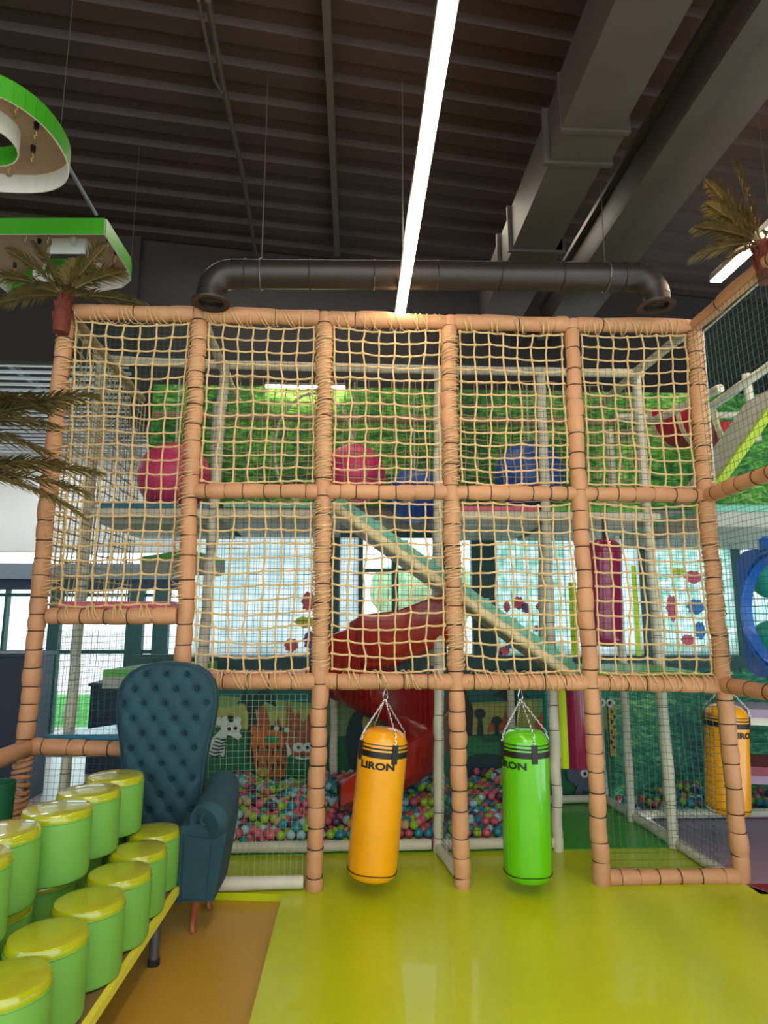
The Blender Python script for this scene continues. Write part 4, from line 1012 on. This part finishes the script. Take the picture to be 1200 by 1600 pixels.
for j in range(nv+1):
    z=.30+(1.326-.30)*(1-(1-j/nv)**1.0); w_=hw(z)
    for i in range(nu+1):
        u=-1+2*i/nu; x=u*w_
        edge=(1-abs(u)**6); topf=1
        if z>1.2: topf=max(0,1-((z-1.2)/.128)**4)
        dep=.055*edge**.5*topf**.5
        b_=min((x-bx)**2+(z-bz_)**2 for bx,bz_ in btn)**.5 if btn else 1
        inner_=min(1,max(0,(hw(z)-abs(x)-.012)/.03))
        dd=.016*tuft(x,z)*inner_-.030*math.exp(-(b_/.017)**2)
        vs.append((cxc+x,YC-.03-dep-dd,z-.002*math.sin(x*20)))
for j in range(nv):
    for i in range(nu):
        k=j*(nu+1)+i; fs.append((k,k+1,k+nu+2,k+nu+1))
mb=MB().use('velvet').add(vs,fs)
bk=[(cxc-hw(z)*1.0,z) for z,_ in prof]+[(cxc+hw(z)*1.0,z) for z,_ in reversed(prof)]
mb.prism([(x,YC+.07,z) for x,z in bk],(0,-.10,0))
back=part('backrest',mb,ch)
bm_=MB().use('velvet_button').sphere((0,0,0),.009,2,(1,.6,1)).mesh('button')
for x,z in btn:
    o=bpy.data.objects.new('button',bm_); C.objects.link(o); o.parent=back; o.location=(cxc+x,YC-.085+.012,z)
part('piping',MB().use('velvet').tube([(x,YC-.035,z) for x,z in bk[1:-1]],.008,6),ch)
# seat
part('seat',MB().use('velvet').hexa([(cxc-.24,3.60,.14),(cxc+.20,3.60,.14),(cxc+.20,3.88,.14),(cxc-.24,3.88,.14),(cxc-.24,3.58,.42),(cxc+.20,3.58,.42),(cxc+.20,3.88,.42),(cxc-.24,3.88,.42)]),ch,False)
for sgn in (-1,1):
    X=lambda x: cxc+sgn*x
    yf=3.56; ol=[(.19,.16),(.375,.16),(.40,.30),(.425,.47),(.43,.55),(.19,.52)]
    part('arm_panel',MB().use('velvet').prism([(X(x),yf,z) for x,z in ol],(0,.34,0)),ch,False)
    part('arm_roll',MB().use('velvet').tube([(X(.33),yf-.02,.545),(X(.335),yf-.012,.548),(X(.34),yf+.1,.56),(X(.35),yf+.22,.60),(X(.34),yf+.33,.64),(X(.34),yf+.36,.65)],[.075,.098,.103,.100,.09,.075],24),ch)
    sp_=[(X(.33)+sgn*(.075-.008*k*.9)*math.cos(.55*k-.5),yf-.024,.545+(.075-.0072*k)*math.sin(.55*k-.5)) for k in range(10)]
    part('scroll',MB().use('velvet').tube(sp_,.008,6),ch)
    part('front_facing',MB().use('velvet').prism([(X(x),yf-.012,z) for x,z in [(.215,.18),(.335,.18),(.352,.46),(.215,.48)]],(0,.02,0)),ch,False)
    for yy,zf in ((3.70,-.04),(3.97,-.04)):
        lx=.245 if yy<3.8 else .27
        part('leg',MB().use('wood_leg').tube([(X(lx+.0),yy,.145),(X(lx+.012),yy,.10),(X(lx+.004),yy,.05),(X(lx-.004),yy,.0),(X(lx),yy-.006,-.025),(X(lx+.003),yy-.01,-.04)],[.034,.030,.021,.015,.018,.021],12),ch)

# ================================================================ PALMS
def frond(mb,base,dirv,L,droop,n=60,leaf=.13,m='palm_leaf',lw=.006):
    base=Vector(base); d=Vector(dirv).normalized(); pts=[]
    sidev=d.cross(Vector((0,0,1))); sidev=sidev.normalized() if sidev.length>.05 else Vector((1,0,0))
    for k in range(13):
        s=k/12; pts.append(base+d*L*s+Vector((0,0,-droop*L*s*s)))
    mb.use(m).tube(pts,[.007*(1-s/13)+.0015 for s in range(13)],5)
    for k in range(n):
        s=.12+.88*k/n; i=min(11,int(s*12)); p=lerp(pts[i],pts[i+1],s*12-i); t_=(pts[i+1]-pts[i]).normalized()
        up=sidev.cross(t_).normalized()
        ll=leaf*(math.sin(PI*min(1,s*.9+.12))**.6)*R(.8,1.1)
        for sg in (-1,1):
            dv=(t_*R(.8,1.2)+sidev*sg*R(.6,.9)+up*R(.05,.45)+Vector((0,0,-.15))).normalized()
            e_=p+dv*ll; mid=p+dv*ll*.5+Vector((0,0,.006)); w_=t_*lw
            mb.add([p-w_,p+w_,mid+w_*1.3,e_+Vector((0,0,-ll*.15)),mid-w_*1.3],[(0,1,2,4),(4,2,3)])
def palm(label,base,fr,trunk,m='palm_leaf',L=.5,leaf=.13):
    t=thing('artificial_palm',label,'palm',trunk[0]); top=Vector(trunk[-1])
    hk=MB().use('palm_trunk')
    for k in range(14):
        a=k*2.4; z=-.02-.012*k; d_=Vector((math.cos(a),math.sin(a),0))
        hk.tube([top+d_*.035+Vector((0,0,z-.04)),top+d_*.05+Vector((0,0,z)),top+d_*.065+Vector((0,0,z+.04))],[.014,.012,.003],5)
    part('husk',hk,t)
    part('trunk',MB().use('palm_trunk').tube(trunk,[.05,.055,.045,.04][:len(trunk)],10),t)
    for d,l_,dr in fr:
        mb=MB(); frond(mb,base,d,l_*L,dr,leaf=leaf,m=m); part('frond',mb,t,False)
b=at(100,463,4.02)
palm('artificial palm on top of the left outer post',b,[((-1,-.2,.55),1.0,.35),((-.55,.2,1),1.05,.1),((-.8,-.3,.9),.95,.25),((.1,.2,1),.6,.05),((.55,0,1),.95,.15),((.9,-.2,.6),.95,.3),((1,.2,.25),1.0,.25),((-1,.1,.2),.85,.3),((.6,-.6,.1),.6,.5),((-.5,-.6,.2),.6,.6),((.3,.4,.8),.7,.2)],[at(95,520,4.0),at(98,490,4.0),at(101,462,4.02)],L=.55,leaf=.17)
b=at(-95,668,3.3)
palm('dark artificial palm reaching in from the left edge',b,[((1,0,.62),1.05,.38),((1,.15,.50),1.2,.18),((1,-.1,.25),.9,.25),((.9,0,.8),.95,.5),((1,.05,.38),1.0,.1),((1,.1,-.02),.75,.2),((-1,0,.6),1.0,.4),((-.6,-.8,.5),.8,.4),((-.5,.9,.5),1,.4),((-.9,.2,.2),.9,.3),((0,1,.7),1,.3)],[(b.x,3.3,-.04),(b.x,3.3,1.2),(b.x,3.3,b.z)],L=.72,leaf=.24)
b=at(-80,742,3.1)
palm('lower artificial palm with a frond crossing the outer post',b,[((1,.1,.22),1.2,.18),((1,0,.05),1.1,.38),((.8,.3,.35),.9,.2),((1,.1,.12),1.1,.25),((-1,0,.6),1.0,.4),((-.6,-.8,.5),.8,.4),((-.5,.9,.5),1,.4),((-.9,.2,.2),.9,.3),((0,1,.7),1,.3)],[(b.x,3.1,-.04),(b.x,3.1,1.0),(b.x,3.1,b.z)],L=.62,leaf=.2)
b=at(1190,380,3.3)
palm('dry looking artificial palm at the right edge above the return beam',b,[((-1,0,.5),.9,.25),((-.6,.1,1),1.1,.05),((-.15,.1,1),1.2,0),((-.9,.2,.15),.8,.3),((-.6,-.2,-.3),.6,.1),((.5,0,.8),.9,.2),((-.8,0,.8),.9,.15)],[at(1200,440,3.3),at(1195,410,3.3),at(1190,378,3.3)],m='palm_dry',L=.50,leaf=.16)
# small green item at lower left
p=at(-2,1222,3.75); tag(part('toy_bin',MB().use('m_green').lathe([(.07,-.04),(.085,p.z),(.078,p.z),(.065,0)],(p.x,3.75,0),24),None),'dark green bin at the left edge under the return beam','bin')
